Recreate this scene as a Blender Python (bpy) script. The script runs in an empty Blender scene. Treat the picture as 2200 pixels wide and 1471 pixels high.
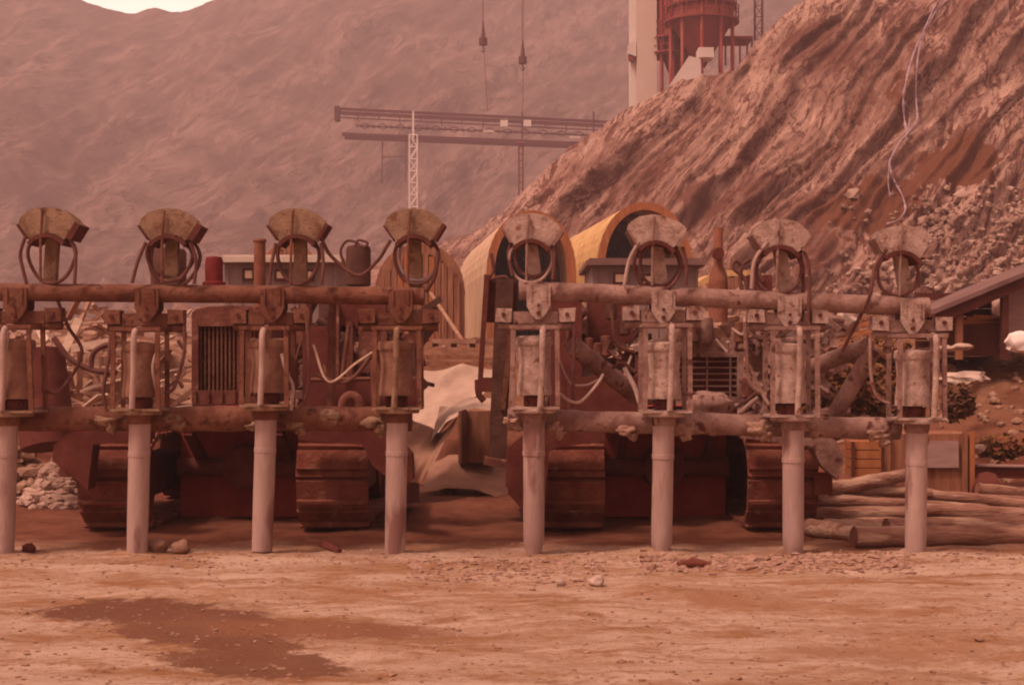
import bpy, math, random
import numpy as np
from mathutils import Vector, noise, Matrix
R = math.radians
random.seed(7)
sc = bpy.context.scene
# ------------------------------------------------------------------ camera
F = 3022.0; HZ = 785.0; CH = 1.5
cd = bpy.data.cameras.new("camera"); cam = bpy.data.objects.new("camera", cd)
sc.collection.objects.link(cam); sc.camera = cam
cam.location = (0, 0, CH); cam.rotation_euler = (R(90), 0, 0)
cd.sensor_width = 36; cd.lens = 36*F/2200; cd.shift_y = (HZ-735.5)/2200
cd.clip_start = .1; cd.clip_end = 5000
# ------------------------------------------------------------------ world, sun, exposure
SUN_EL, SUN_AZ = 58, 232
w = bpy.data.worlds.new("World"); sc.world = w; w.use_nodes = True
nt = w.node_tree; nt.nodes.clear()
sky = nt.nodes.new('ShaderNodeTexSky'); sky.sky_type = 'NISHITA'; sky.sun_disc = False
sky.sun_elevation = R(SUN_EL); sky.sun_rotation = R(SUN_AZ); sky.dust_density = 6; sky.air_density = 1.5
hs = nt.nodes.new('ShaderNodeHueSaturation'); hs.inputs['Saturation'].default_value = .12
mu = nt.nodes.new('ShaderNodeMix'); mu.data_type = 'RGBA'; mu.blend_type = 'MULTIPLY'
mu.inputs[0].default_value = 1; mu.inputs[7].default_value = (1, .575, .455, 1)
bg = nt.nodes.new('ShaderNodeBackground'); bg.inputs['Strength'].default_value = .105
ow = nt.nodes.new('ShaderNodeOutputWorld')
nt.links.new(sky.outputs[0], hs.inputs['Color']); nt.links.new(hs.outputs[0], mu.inputs[6])
tcw = nt.nodes.new('ShaderNodeTexCoord')
dt = nt.nodes.new('ShaderNodeVectorMath'); dt.operation = 'DOT_PRODUCT'; dt.inputs[1].default_value = Vector((-.27, 1, .29)).normalized()
nt.links.new(tcw.outputs['Generated'], dt.inputs[0])
mxw = nt.nodes.new('ShaderNodeMath'); mxw.operation = 'MAXIMUM'; mxw.inputs[1].default_value = 0; nt.links.new(dt.outputs['Value'], mxw.inputs[0])
pw = nt.nodes.new('ShaderNodeMath'); pw.operation = 'POWER'; pw.inputs[1].default_value = 30; nt.links.new(mxw.outputs[0], pw.inputs[0])
gl = nt.nodes.new('ShaderNodeMix'); gl.data_type = 'RGBA'; gl.blend_type = 'ADD'; gl.inputs[7].default_value = (15, 16.5, 14, 1)   # added glow lobe that brightens the hazy sky over the valley head
nt.links.new(pw.outputs[0], gl.inputs[0]); nt.links.new(mu.outputs[2], gl.inputs[6])
nt.links.new(gl.outputs[2], bg.inputs['Color']); nt.links.new(bg.outputs[0], ow.inputs['Surface'])
sd = bpy.data.lights.new("sun", 'SUN'); sun = bpy.data.objects.new("sun", sd); sc.collection.objects.link(sun)
sd.energy = 2.2; sd.angle = R(9); sd.color = (1, .68, .51)
az = R(SUN_AZ)
sdir = Vector((math.sin(az)*math.cos(R(SUN_EL)), math.cos(az)*math.cos(R(SUN_EL)), math.sin(R(SUN_EL))))
sun.rotation_euler = sdir.to_track_quat('Z', 'Y').to_euler()
vs = sc.view_settings; vs.view_transform = 'Standard'; vs.look = 'None'; vs.gamma = 1; vs.exposure = .64
sc.render.filter_size = 1.8
try:
    sc.cycles.pixel_filter_type = 'BLACKMAN_HARRIS'; sc.cycles.filter_width = 2.0
    sc.cycles.volume_max_steps = 256
except Exception: pass

# ------------------------------------------------------------------ helpers
def W(px, py, Y):
    """point of the photograph at a real distance Y -> world"""
    return Vector(((px-1100)*Y/F, Y, CH-(py-HZ)*Y/F))
def sm(a, b, x):
    t = min(1, max(0, (x-a)/(b-a))); return t*t*(3-2*t)
def interp(tab, x):
    if x <= tab[0][0]: return tab[0][1]
    for (a, u), (b, v) in zip(tab, tab[1:]):
        if x <= b: return u+(v-u)*(x-a)/(b-a)
    return tab[-1][1]
def fbm(x, y, z=0, o=4): return noise.fractal(Vector((x, y, z)), 1.0, 2.0, o)
ORG = {}
class MB:
    def __init__(s): s.v = []; s.f = []
    def add(s, vs, fs):
        n = len(s.v); s.v += [tuple(p) for p in vs]; s.f += [tuple(i+n for i in f) for f in fs]; return s
    def box(s, c, d, rot=None, jit=0):
        c = Vector(c); h = [k/2 for k in d]; vs = []
        for x in (-1, 1):
            for y in (-1, 1):
                for z in (-1, 1):
                    p = Vector((x*h[0], y*h[1], z*h[2]))
                    if jit: p += Vector([random.uniform(-jit, jit) for _ in range(3)])
                    if rot: p = rot @ p
                    vs.append(c+p)
        return s.add(vs, [(0,1,3,2),(4,6,7,5),(0,4,5,1),(2,3,7,6),(0,2,6,4),(1,5,7,3)])
    def beam(s, a, b, w_, h_, up=(0,0,1)):
        a = Vector(a); b = Vector(b); d = (b-a); L = d.length; d.normalize()
        u = Vector(up)
        if abs(d.dot(u)) > .95: u = Vector((0,1,0))
        sx = d.cross(u).normalized(); sz = sx.cross(d)
        M = Matrix((sx, d, sz)).transposed()
        return s.box((a+b)/2, (w_, L, h_), M)
    def tube(s, pts, r, n=10, closed=False, caps=True, wob=0):
        pts = [Vector(p) for p in pts]; rs = r if isinstance(r, (list, tuple)) else [r]*len(pts)
        N = len(pts); vs = []; ref = None
        for i, p in enumerate(pts):
            a = pts[(i-1) % N] if (i or closed) else p; b = pts[(i+1) % N] if (i < N-1 or closed) else p
            d = (b-a).normalized()
            if ref is None:
                ref = Vector((0,0,1)) if abs(d.z) < .9 else Vector((1,0,0))
            u = (ref - d*ref.dot(d)).normalized(); ref = u; v = d.cross(u)
            for k in range(n):
                t = 2*math.pi*k/n; rr = rs[i]*(1+wob*noise.noise(Vector((i*.7+rs[i], math.cos(t)*1.3, math.sin(t)*1.3))+p*1.0))
                vs.append(p+u*math.cos(t)*rr+v*math.sin(t)*rr)
        fs = []
        for i in range(N if closed else N-1):
            j = (i+1) % N
            for k in range(n): fs.append((i*n+k, i*n+(k+1) % n, j*n+(k+1) % n, j*n+k))
        if caps and not closed:
            fs.append(tuple(range(n-1, -1, -1))); fs.append(tuple((N-1)*n+k for k in range(n)))
        return s.add(vs, fs)
    def lathe(s, prof, c=(0,0,0), n=24, flute=0, axis='z', wob=0):
        vs = []; c = Vector(c)
        for i, (r, z) in enumerate(prof):
            for k in range(n):
                t = 2*math.pi*k/n; rr = max(r, 1e-4)
                if flute and r > .01: rr *= (1-flute*(k % 2))
                if wob: rr *= 1+wob*noise.noise(Vector((math.cos(t)*2, math.sin(t)*2, z*4))+c)
                p = Vector((rr*math.cos(t), rr*math.sin(t), z))
                if axis == 'y': p = Vector((p.x, p.z, p.y))
                if axis == 'x': p = Vector((p.z, p.x, p.y))
                vs.append(c+p)
        fs = []
        for i in range(len(prof)-1):
            for k in range(n): fs.append((i*n+k, i*n+(k+1) % n, (i+1)*n+(k+1) % n, (i+1)*n+k))
        fs.append(tuple(range(n-1, -1, -1))); fs.append(tuple((len(prof)-1)*n+k for k in range(n)))
        return s.add(vs, fs)
    def prism(s, poly, y0, y1):          # polygon in x,z ; extruded along y
        n = len(poly)
        vs = [(x, y0, z) for x, z in poly]+[(x, y1, z) for x, z in poly]
        fs = [tuple(range(n)), tuple(range(2*n-1, n-1, -1))]
        for k in range(n): fs.append((k, k+n, (k+1) % n+n, (k+1) % n))
        return s.add(vs, fs)
    def blob(s, c, r, sub=2, amp=.25, sc_=(1,1,1), seed=0):
        import bmesh
        bm = bmesh.new(); bmesh.ops.create_icosphere(bm, subdivisions=sub, radius=1)
        bm.verts.index_update(); vs = []
        for v in bm.verts:
            d = v.co.normalized(); k = 1+amp*noise.noise(d*1.6+Vector((seed*3.7, seed, 1)))+amp*.5*noise.noise(d*4+Vector((seed, 5, 1)))
            vs.append(Vector(c)+Vector((d.x*sc_[0], d.y*sc_[1], d.z*sc_[2]))*r*k)
        fs = [tuple(v.index for v in f.verts) for f in bm.faces]; bm.free()
        return s.add(vs, fs)
    def grid(s, rows):
        n = len(rows[0]); vs = [p for r in rows for p in r]; fs = []
        for i in range(len(rows)-1):
            for j in range(n-1): fs.append((i*n+j, i*n+j+1, (i+1)*n+j+1, (i+1)*n+j))
        return s.add(vs, fs)
    def build(s, name, mat, parent=None, ang=38):
        o0 = ORG.get(parent.name, Vector((0,0,0))) if parent else Vector((0,0,0))
        me = bpy.data.meshes.new(name)
        me.from_pydata([(p[0]-o0.x, p[1]-o0.y, p[2]-o0.z) for p in s.v], [], s.f); me.materials.append(mat)
        me.polygons.foreach_set('use_smooth', [True]*len(me.polygons))
        me.update()
        try: me.set_sharp_from_angle(angle=R(ang))
        except Exception: pass
        o = bpy.data.objects.new(name, me); sc.collection.objects.link(o)
        if parent: o.parent = parent
        ORG[o.name] = o0
        return o
def tag(o, label=None, cat=None, group=None, kind=None):
    if label: o['label'] = label
    if cat: o['category'] = cat
    if group: o['group'] = group
    if kind: o['kind'] = kind
    return o
def thing(name, loc, label, cat, group=None):
    o = bpy.data.objects.new(name, None); sc.collection.objects.link(o); o.location = loc
    o.empty_display_size = .2; ORG[o.name] = Vector(loc); return tag(o, label, cat, group)
def bez(pts, n=8):
    """smooth curve through points (Catmull-Rom)"""
    P = [Vector(p) for p in pts]; P = [P[0]*2-P[1]]+P+[P[-1]*2-P[-2]]; out = []
    for i in range(1, len(P)-2):
        for k in range(n):
            t = k/n; a, b, c, d = P[i-1], P[i], P[i+1], P[i+2]
            out.append(.5*((2*b)+(c-a)*t+(2*a-5*b+4*c-d)*t*t+(3*b-a-3*c+d)*t**3))
    out.append(P[-2]); return out

# ------------------------------------------------------------------ materials
MATS = {}
def mat(name, c1, c2=None, scale=3, rough=.85, bump=.3, bs=None, metal=0, c3=None, c3s=12, c3t=.62, stretch=(1,1,1), obj=False, spec=.25):
    m = bpy.data.materials.new(name); m.use_nodes = True; t = m.node_tree; N = t.nodes; L = t.links
    b = N['Principled BSDF']; b.inputs['Roughness'].default_value = rough; b.inputs['Metallic'].default_value = metal
    b.inputs['Specular IOR Level'].default_value = spec
    if obj: g = N.new('ShaderNodeTexCoord'); co = g.outputs['Object']
    else: g = N.new('ShaderNodeNewGeometry'); co = g.outputs['Position']
    mp = N.new('ShaderNodeMapping'); mp.inputs['Scale'].default_value = stretch; L.new(co, mp.inputs[0])
    n1 = N.new('ShaderNodeTexNoise'); n1.inputs['Scale'].default_value = scale; n1.inputs['Detail'].default_value = 7; n1.inputs['Roughness'].default_value = .65
    L.new(mp.outputs[0], n1.inputs['Vector'])
    cr = N.new('ShaderNodeValToRGB'); cr.color_ramp.elements[0].position = .36; cr.color_ramp.elements[1].position = .64
    cr.color_ramp.elements[0].color = (*c1, 1); cr.color_ramp.elements[1].color = (*(c2 or c1), 1)
    L.new(n1.outputs[0], cr.inputs[0]); out = cr.outputs[0]
    if c3:
        n3 = N.new('ShaderNodeTexNoise'); n3.inputs['Scale'].default_value = c3s; n3.inputs['Detail'].default_value = 5
        L.new(mp.outputs[0], n3.inputs['Vector'])
        r3 = N.new('ShaderNodeValToRGB'); r3.color_ramp.elements[0].position = c3t-.06; r3.color_ramp.elements[1].position = c3t+.04
        L.new(n3.outputs[0], r3.inputs[0])
        mx = N.new('ShaderNodeMix'); mx.data_type = 'RGBA'; L.new(r3.outputs[0], mx.inputs[0]); L.new(out, mx.inputs[6])
        mx.inputs[7].default_value = (*c3, 1); out = mx.outputs[2]
    L.new(out, b.inputs['Base Color'])
    nb = N.new('ShaderNodeTexNoise'); nb.inputs['Scale'].default_value = bs or scale*6; nb.inputs['Detail'].default_value = 6
    L.new(mp.outputs[0], nb.inputs['Vector'])
    bp = N.new('ShaderNodeBump'); bp.inputs['Strength'].default_value = bump; bp.inputs['Distance'].default_value = .02
    L.new(nb.outputs[0], bp.inputs['Height']); L.new(bp.outputs[0], b.inputs['Normal'])
    MATS[name] = m; return m
mat('tube_steel', (.33,.22,.205), (.45,.325,.295), 3, .75, .25, 40, c3=(.22,.115,.105), c3s=4, c3t=.60, stretch=(1.5,1.5,.35))
mat('rig_dusty', (.17,.085,.07), (.36,.235,.205), 5, .9, .5, 30, c3=(.11,.04,.035), c3s=10, c3t=.63)
mat('rig_rust', (.12,.04,.025), (.22,.10,.068), 5, .9, .5, 30, c3=(.09,.03,.022), c3s=10, c3t=.62)
mat('plate_dusty', (.30,.20,.17), (.50,.37,.33), 9, .9, .5, 50, c3=(.22,.11,.08), c3s=16, c3t=.64)
mat('plate_tan', (.19,.11,.07), (.33,.22,.155), 6, .9, .5, 50, c3=(.17,.08,.05), c3s=10, c3t=.62)
mat('saddle_dark', (.085,.022,.018), (.13,.04,.032), 6, .8, .3)
mat('hose', (.10,.035,.03), (.16,.07,.06), 8, .8, .2)
mat('hose_pale', (.34,.23,.21), (.46,.33,.30), 8, .8, .2)
mat('dark_brown', (.07,.028,.022), (.12,.055,.042), 6, .85, .3)
mat('tractor_dark', (.095,.020,.016), (.15,.044,.034), 4, .85, .3)
mat('tractor_body', (.115,.034,.025), (.20,.080,.060), 5, .9, .5, 25, c3=(.28,.15,.115), c3s=7, c3t=.64)
mat('track_mud', (.13,.032,.022), (.22,.080,.054), 5, .95, .8, 25, c3=(.26,.14,.10), c3s=6, c3t=.66)
mat('belly_shade_red', (.23,.030,.024), (.30,.046,.036), 5, .8, .3)  # maroon shade under the tractors, with its haze lift put into the colour
mat('mud_clod', (.28,.16,.12), (.42,.27,.21), 9, .95, .8, 40)
mat('red_metal', (.14,.012,.014), (.19,.022,.022), 6, .7, .2)
mat('rust_pipe', (.19,.065,.04), (.27,.115,.075), 7, .9, .4)
mat('silo_red', (.33,.06,.068), (.40,.085,.085), .35, .8, .2, 2, c3=(.42,.13,.095), c3s=.5, c3t=.58)
mat('silo_dark', (.24,.05,.052), (.30,.07,.068), .4, .8, .2)
mat('concrete', (.62,.50,.44), (.70,.58,.50), .3, .95, .3, 3)
mat('concrete_white', (.66,.58,.54), (.72,.64,.60), .5, .95, .2, 4)
mat('gantry_red', (.11,.028,.034), (.15,.045,.048), 1, .8, .2)
mat('gantry_white', (.80,.70,.66), (.86,.76,.72), 1, .8, .1)
mat('yellow_sheet', (.52,.32,.13), (.66,.44,.20), 1.2, .7, .15, 8, c3=(.46,.24,.09), c3s=2.5, c3t=.6)
mat('pale_sheet', (.50,.34,.22), (.62,.45,.31), 1.2, .7, .15, 8)
mat('orange_wood', (.30,.10,.04), (.42,.17,.07), 2.5, .85, .3, stretch=(3,3,.5))
mat('brown_wood', (.19,.075,.045), (.36,.17,.10), 2.5, .9, .4, stretch=(4,4,.5))
mat('dark_wood', (.075,.020,.016), (.12,.038,.028), 3, .9, .3)
mat('hut_grey', (.22,.15,.14), (.28,.20,.185), 2, .9, .2, stretch=(4,4,.6))
mat('hut_roof_pale', (.50,.42,.36), (.58,.49,.42), 2, .8, .2)
mat('hut_roof_dark', (.15,.08,.075), (.22,.13,.12), 2, .8, .2)
mat('window_pane', (.62,.50,.34), (.75,.62,.45), 5, .4, 0)
mat('shed_grey', (.32,.20,.19), (.40,.27,.25), 3, .9, .2, stretch=(1,1,6))
mat('tarp', (.36,.25,.20), (.50,.37,.30), 2, .9, .4, 12)
mat('tarp_brown', (.27,.14,.10), (.36,.21,.15), 2, .9, .4, 12)
mat('log_bark', (.16,.065,.045), (.34,.19,.14), 6, .95, 1, 30, c3=(.44,.29,.22), c3s=4, c3t=.57, stretch=(.35,1.8,1.8))
mat('log_end', (.16,.06,.045), (.24,.10,.07), 8, .95, .4)
mat('plank_pale', (.52,.38,.30), (.66,.50,.40), 6, .9, .3, stretch=(1,1,3))
mat('plank_mid', (.26,.13,.09), (.42,.25,.18), 6, .9, .3)
mat('stone_pale', (.36,.26,.22), (.56,.44,.38), 6, .95, .7, 25)
mat('stone_brown', (.24,.13,.09), (.38,.24,.175), 6, .95, .7, 25)
mat('stone_hill', (.20,.11,.085), (.48,.34,.28), .8, .95, .6, 9)
mat('motor_brown', (.18,.085,.06), (.30,.165,.12), 5, .9, .4, 30)
mat('leaf', (.13,.05,.02), (.20,.10,.035), 6, .8, .1, c3=(.22,.05,.035), c3s=9, c3t=.6)
mat('leaf_dark', (.09,.035,.02), (.15,.07,.03), 6, .8, .1)
mat('stem', (.15,.06,.04), (.2,.1,.06), 6)
mat('red_cloth', (.50,.05,.08), (.58,.08,.12), 6, .8, .2)
mat('blue_grey', (.28,.22,.27), (.34,.27,.32), 6, .7, .2)
mat('water_white', (.22,.12,.14), (.46,.35,.42), 3.5, .5, .5, 9)
mat('cable', (.22,.08,.09), (.25,.10,.10), 2, .8, 0)

def ground_material():
    m = bpy.data.materials.new('sand_ground'); m.use_nodes = True; t = m.node_tree; N = t.nodes; L = t.links
    b = N['Principled BSDF']; b.inputs['Roughness'].default_value = .95; b.inputs['Specular IOR Level'].default_value = .15
    g = N.new('ShaderNodeNewGeometry'); P = g.outputs['Position']
    def mapn(s, sc_, det=7, rg=.62, dist=0):
        mp = N.new('ShaderNodeMapping'); mp.inputs['Scale'].default_value = s; L.new(P, mp.inputs[0])
        n = N.new('ShaderNodeTexNoise'); n.inputs['Scale'].default_value = sc_; n.inputs['Detail'].default_value = det
        n.inputs['Roughness'].default_value = rg; n.inputs['Distortion'].default_value = dist; L.new(mp.outputs[0], n.inputs['Vector']); return n
    def ramp(src, a, b_, ca=(0,0,0), cb=(1,1,1)):
        r = N.new('ShaderNodeValToRGB'); r.color_ramp.elements[0].position = a; r.color_ramp.elements[1].position = b_
        r.color_ramp.elements[0].color = (*ca, 1); r.color_ramp.elements[1].color = (*cb, 1); L.new(src, r.inputs[0]); return r.outputs[0]
    def mix(f, a, c):
        x = N.new('ShaderNodeMix'); x.data_type = 'RGBA'; L.new(f, x.inputs[0]); L.new(a, x.inputs[6])
        if isinstance(c, tuple): x.inputs[7].default_value = (*c, 1)
        else: L.new(c, x.inputs[7])
        return x.outputs[2]
    def M(op, a, b_=None, c=None):
        x = N.new('ShaderNodeMath'); x.operation = op
        for i, q in enumerate((a, b_, c)):
            if q is None: continue
            if isinstance(q, (int, float)): x.inputs[i].default_value = q
            else: L.new(q, x.inputs[i])
        return x.outputs[0]
    base = ramp(mapn((.55,1.5,1), 1.25, 12, .80).outputs[0], .38, .57, (.38,.195,.10), (.66,.48,.38))
    base = mix(ramp(mapn((.5,1.6,1), 1.7, 10, .8, .5).outputs[0], .50, .60), base, (.36,.175,.082))
    base = mix(ramp(mapn((.6,1.5,1), 3.0, 10, .8).outputs[0], .57, .68), base, (.52,.37,.275))
    base = mix(ramp(mapn((1,1,1), 26, 4, .7).outputs[0], .62, .72), base, (.25,.11,.06))
    base = mix(ramp(mapn((1,1.3,1), 60, 3, .8).outputs[0], .60, .70), base, (.58,.42,.32))
    base = mix(ramp(mapn((.6,1.6,1), 9, 6, .8).outputs[0], .60, .66), base, (.22,.09,.048))
    base = mix(ramp(mapn((.8,1.4,1), 22, 5, .8).outputs[0], .56, .64), base, (.36,.19,.10))
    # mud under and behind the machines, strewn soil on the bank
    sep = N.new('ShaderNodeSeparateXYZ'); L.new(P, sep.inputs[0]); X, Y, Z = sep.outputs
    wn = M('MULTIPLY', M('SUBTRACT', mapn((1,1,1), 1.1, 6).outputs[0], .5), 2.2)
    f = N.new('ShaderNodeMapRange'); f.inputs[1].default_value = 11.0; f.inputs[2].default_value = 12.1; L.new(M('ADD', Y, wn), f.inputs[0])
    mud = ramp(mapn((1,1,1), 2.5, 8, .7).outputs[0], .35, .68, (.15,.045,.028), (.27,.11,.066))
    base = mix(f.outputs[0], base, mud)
    f2 = N.new('ShaderNodeMapRange'); f2.inputs[1].default_value = .35; f2.inputs[2].default_value = 1.0; L.new(Z, f2.inputs[0])
    bank = ramp(mapn((1,1,1), 1.7, 9, .75).outputs[0], .38, .66, (.15,.055,.028), (.33,.175,.11))
    base = mix(f2.outputs[0], base, bank)
    # oil / water stains: warped ellipses
    wx = M('MULTIPLY', M('SUBTRACT', mapn((1,1,1), 1.6, 10, .8).outputs[0], .5), 1.5)
    wy = M('MULTIPLY', M('SUBTRACT', mapn((1,1.3,1), 2.4, 10, .8).outputs[0], .5), 1.2)
    def ell(px, py, a, bb, rot):
        D = F*CH/(py-HZ); x0 = (px-1100)*D/F
        dx = M('SUBTRACT', M('ADD', X, wx), x0); dy = M('SUBTRACT', M('ADD', Y, wy), D)
        c, s_ = math.cos(rot), math.sin(rot)
        u = M('ADD', M('MULTIPLY', dx, c/a), M('MULTIPLY', dy, s_/a)); v = M('ADD', M('MULTIPLY', dx, -s_/bb), M('MULTIPLY', dy, c/bb))
        return M('SQRT', M('ADD', M('MULTIPLY', u, u), M('MULTIPLY', v, v)))
    for px, py, a, bb, ro, col, ed in ((270,1312,.62,.52,.05,(.20,.085,.05),.80),(445,1350,.46,.66,.35,(.225,.098,.06),.8),(590,1425,.44,.34,-.45,(.22,.10,.058),.8),(515,1392,.34,.42,-.3,(.23,.105,.062),.75),(680,1352,1.0,.30,-.1,(.30,.14,.08),.5),
                                   (1560,1290,.7,.25,0,(.40,.21,.12),.4),(1900,1400,.8,.2,0,(.42,.23,.14),.4),(1000,1210,.9,.15,0,(.38,.20,.12),.5)):
        e = ell(px, py, a, bb, ro); fr = N.new('ShaderNodeMapRange'); fr.inputs[1].default_value = 1.03; fr.inputs[2].default_value = ed; L.new(e, fr.inputs[0])
        base = mix(M('MULTIPLY', fr.outputs[0], .95), base, col)
    L.new(base, b.inputs['Base Color'])
    bp = N.new('ShaderNodeBump'); bp.inputs['Strength'].default_value = .8; bp.inputs['Distance'].default_value = .06
    L.new(mapn((1,1,1), 13, 12, .8).outputs[0], bp.inputs['Height']); L.new(bp.outputs[0], b.inputs['Normal'])
    return m
def rock_material(name, ca, cb, cdark, veg, s1, rot, strz, bump, dist, s2=6):
    rot = tuple(Vector(rot).to_track_quat('X', 'Z').to_euler())
    m = bpy.data.materials.new(name); m.use_nodes = True; t = m.node_tree; N = t.nodes; L = t.links
    b = N['Principled BSDF']; b.inputs['Roughness'].default_value = .95; b.inputs['Specular IOR Level'].default_value = .1
    g = N.new('ShaderNodeNewGeometry')
    def nz(rotv, s, sc_, det=9, rg=.7, ds=0):
        mp = N.new('ShaderNodeMapping'); mp.vector_type = 'TEXTURE'; mp.inputs['Rotation'].default_value = rotv; mp.inputs['Scale'].default_value = s; L.new(g.outputs['Position'], mp.inputs[0])
        n = N.new('ShaderNodeTexNoise'); n.inputs['Scale'].default_value = sc_; n.inputs['Detail'].default_value = det; n.inputs['Roughness'].default_value = rg; n.inputs['Distortion'].default_value = ds
        L.new(mp.outputs[0], n.inputs['Vector']); return n.outputs[0]
    def ramp(src, p0, p1, a=(0,0,0), c=(1,1,1)):
        r = N.new('ShaderNodeValToRGB'); r.color_ramp.elements[0].position = p0; r.color_ramp.elements[1].position = p1
        r.color_ramp.elements[0].color = (*a, 1); r.color_ramp.elements[1].color = (*c, 1); L.new(src, r.inputs[0]); return r.outputs[0]
    def mix(f, a, c):
        x = N.new('ShaderNodeMix'); x.data_type = 'RGBA'; L.new(f, x.inputs[0]); L.new(a, x.inputs[6])
        if isinstance(c, tuple): x.inputs[7].default_value = (*c, 1)
        else: L.new(c, x.inputs[7])
        return x.outputs[2]
    streak = nz(rot, (strz, 1, 1), s1, 9, .68, .4)
    col = ramp(streak, .36, .62, ca, cb)
    crev = nz(rot, (strz*.8, 1, 1), s1*3.3, 6, .7, .8)
    col = mix(ramp(nz(rot, (strz*1.3, 1, 1), s1*7, 6, .75, .3), .50, .70), col, tuple(min(1, c_*1.18) for c_ in cb))
    col = mix(ramp(nz((0,0,0), (1,1,1), s1*.45, 5, .6), .48, .68), col, tuple((a_+2*d_)/3 for a_, d_ in zip(ca, cdark)))
    col = mix(ramp(crev, .57, .63), col, cdark)
    for s_q, th in ((s1*1.6, .022), (s1*4.5, .02)):
        ab = N.new('ShaderNodeMath'); ab.operation = 'SUBTRACT'; ab.inputs[1].default_value = .5; L.new(nz(rot, (strz*1.2, 1, 1), s_q, 5, .6, .5), ab.inputs[0])
        ac = N.new('ShaderNodeMath'); ac.operation = 'ABSOLUTE'; L.new(ab.outputs[0], ac.inputs[0])
        col = mix(ramp(ac.outputs[0], th*.25, th, (1,1,1), (0,0,0)), col, cdark)
    col = mix(ramp(nz((0,0,0), (1,1,1), s1*s2, 4, .8), .60, .68), col, cdark)
    pat = nz((0,0,0), (1,1,1), s1*1.2, 6, .7)
    at = N.new('ShaderNodeAttribute'); at.attribute_name = 'veg'
    ad = N.new('ShaderNodeMath'); ad.operation = 'MULTIPLY_ADD'; L.new(pat, ad.inputs[0]); ad.inputs[1].default_value = 1.2
    L.new(at.outputs['Fac'], ad.inputs[2])
    col = mix(ramp(ad.outputs[0], .95, 1.12), col, veg)
    L.new(col, b.inputs['Base Color'])
    bp = N.new('ShaderNodeBump'); bp.inputs['Strength'].default_value = bump; bp.inputs['Distance'].default_value = dist
    L.new(crev, bp.inputs['Height']); L.new(bp.outputs[0], b.inputs['Normal'])
    return m

# ================================================================== SETTING
FEET = [(px-1100)*11.2/F for px in (10,296,564,849,1147,1420,1703,1965)]
def terr(x, y):
    px = 1100+x*F/max(y, 2)
    s0 = interp([(-200,17.2),(900,17.8),(1700,19),(1950,17),(2300,16.0)], px)
    z = 1.75*sm(s0, s0+6.0, y)+.55*sm(26, 42, y)
    near = 1-sm(14, 40, y)
    amp = .018*sm(2, 12, y)+.012+.10*sm(s0-1, s0+4, y)
    z += amp*fbm(x*1.3, y*1.5, 0, 5) + .009*near*fbm(x*5, y*6, 3, 3)+.008*near*fbm(x*17, y*17, 5, 2)
    z += .05*sm(12.0, 13, y)*near*max(0, fbm(x*.8, y*.8, 7, 3))*1.0
    if 10.4 < y < 12:
        for fx in FEET:
            dd = ((x-fx)**2+(y-11.2)**2)
            if dd < .3: z += .012*math.exp(-dd/.022)*(1+.8*noise.noise(Vector((x*14, y*14, 0))))+.008*math.exp(-dd/.08)
    if y < 8.2 and x > 1.4: z += .012*sm(1.4, 2.2, x)*(1-sm(7.6, 8.2, y))*math.sin(y*26+2*noise.noise(Vector((x*.8, y*.5, 0))))
    # ridge of loose spoil in front of the right machine
    z += .022*math.exp(-((y-10.85)/.2)**2)*max(0, fbm(x*2.2, 4, 2, 3)+.1)
    return z
rows = []
ys = [-60, -20, -4, 1, 3.5]+list(np.arange(5.0, 15, .07))+list(np.arange(15, 30, .2))+[31,33,36,40,46,55,70,90,120,160,220,320,450,600]
for y in ys:
    half = max(40, abs(y)*.9); row = []
    dense = np.concatenate([np.linspace(-half, -.42*max(y,10), 12)[:-1], np.linspace(-.42*max(y,10), .42*max(y,10), 180), np.linspace(.42*max(y,10), half, 12)[1:]])
    for x in dense: row.append((x, y, terr(x, y)))
    rows.append(row)
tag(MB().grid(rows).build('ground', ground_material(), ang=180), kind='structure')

def slope(name, pxs, rows_t, d0, d1, foot, crest, disp, m, vegf=None, back=None):
    V = []; veg = []
    n = len(pxs)
    for t in rows_t:
        for px in pxs:
            if t <= 1:
                y = d0+(d1-d0)*t; py = foot(px)+(crest(px)-foot(px))*(t**.9)
                p = W(px, py, y); dn, dz = disp(px, py, t); e = min(1, (t)*12)*(1 if t < .97 else .6)
                p += Vector((-.35, -.85, .35))*dn*e; p.z += dz*e
                veg.append(vegf(px, py) if vegf else 0)
            else:
                p = W(px, crest(px), d1); k = t-1; p.y += 60*k*(d1/100); p.x += (px-1100)/F*60*k; p.z -= (22*k*k)*(d1/100); veg.append(0)
            V.append(p)
    fs = [(i*n+j, i*n+j+1, (i+1)*n+j+1, (i+1)*n+j) for i in range(len(rows_t)-1) for j in range(n-1)]
    mb = MB(); mb.add(V, fs); o = mb.build(name, m, ang=180)
    a = o.data.attributes.new('veg', 'FLOAT', 'POINT'); a.data.foreach_set('value', veg)
    return tag(o, kind='structure'), V
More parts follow.
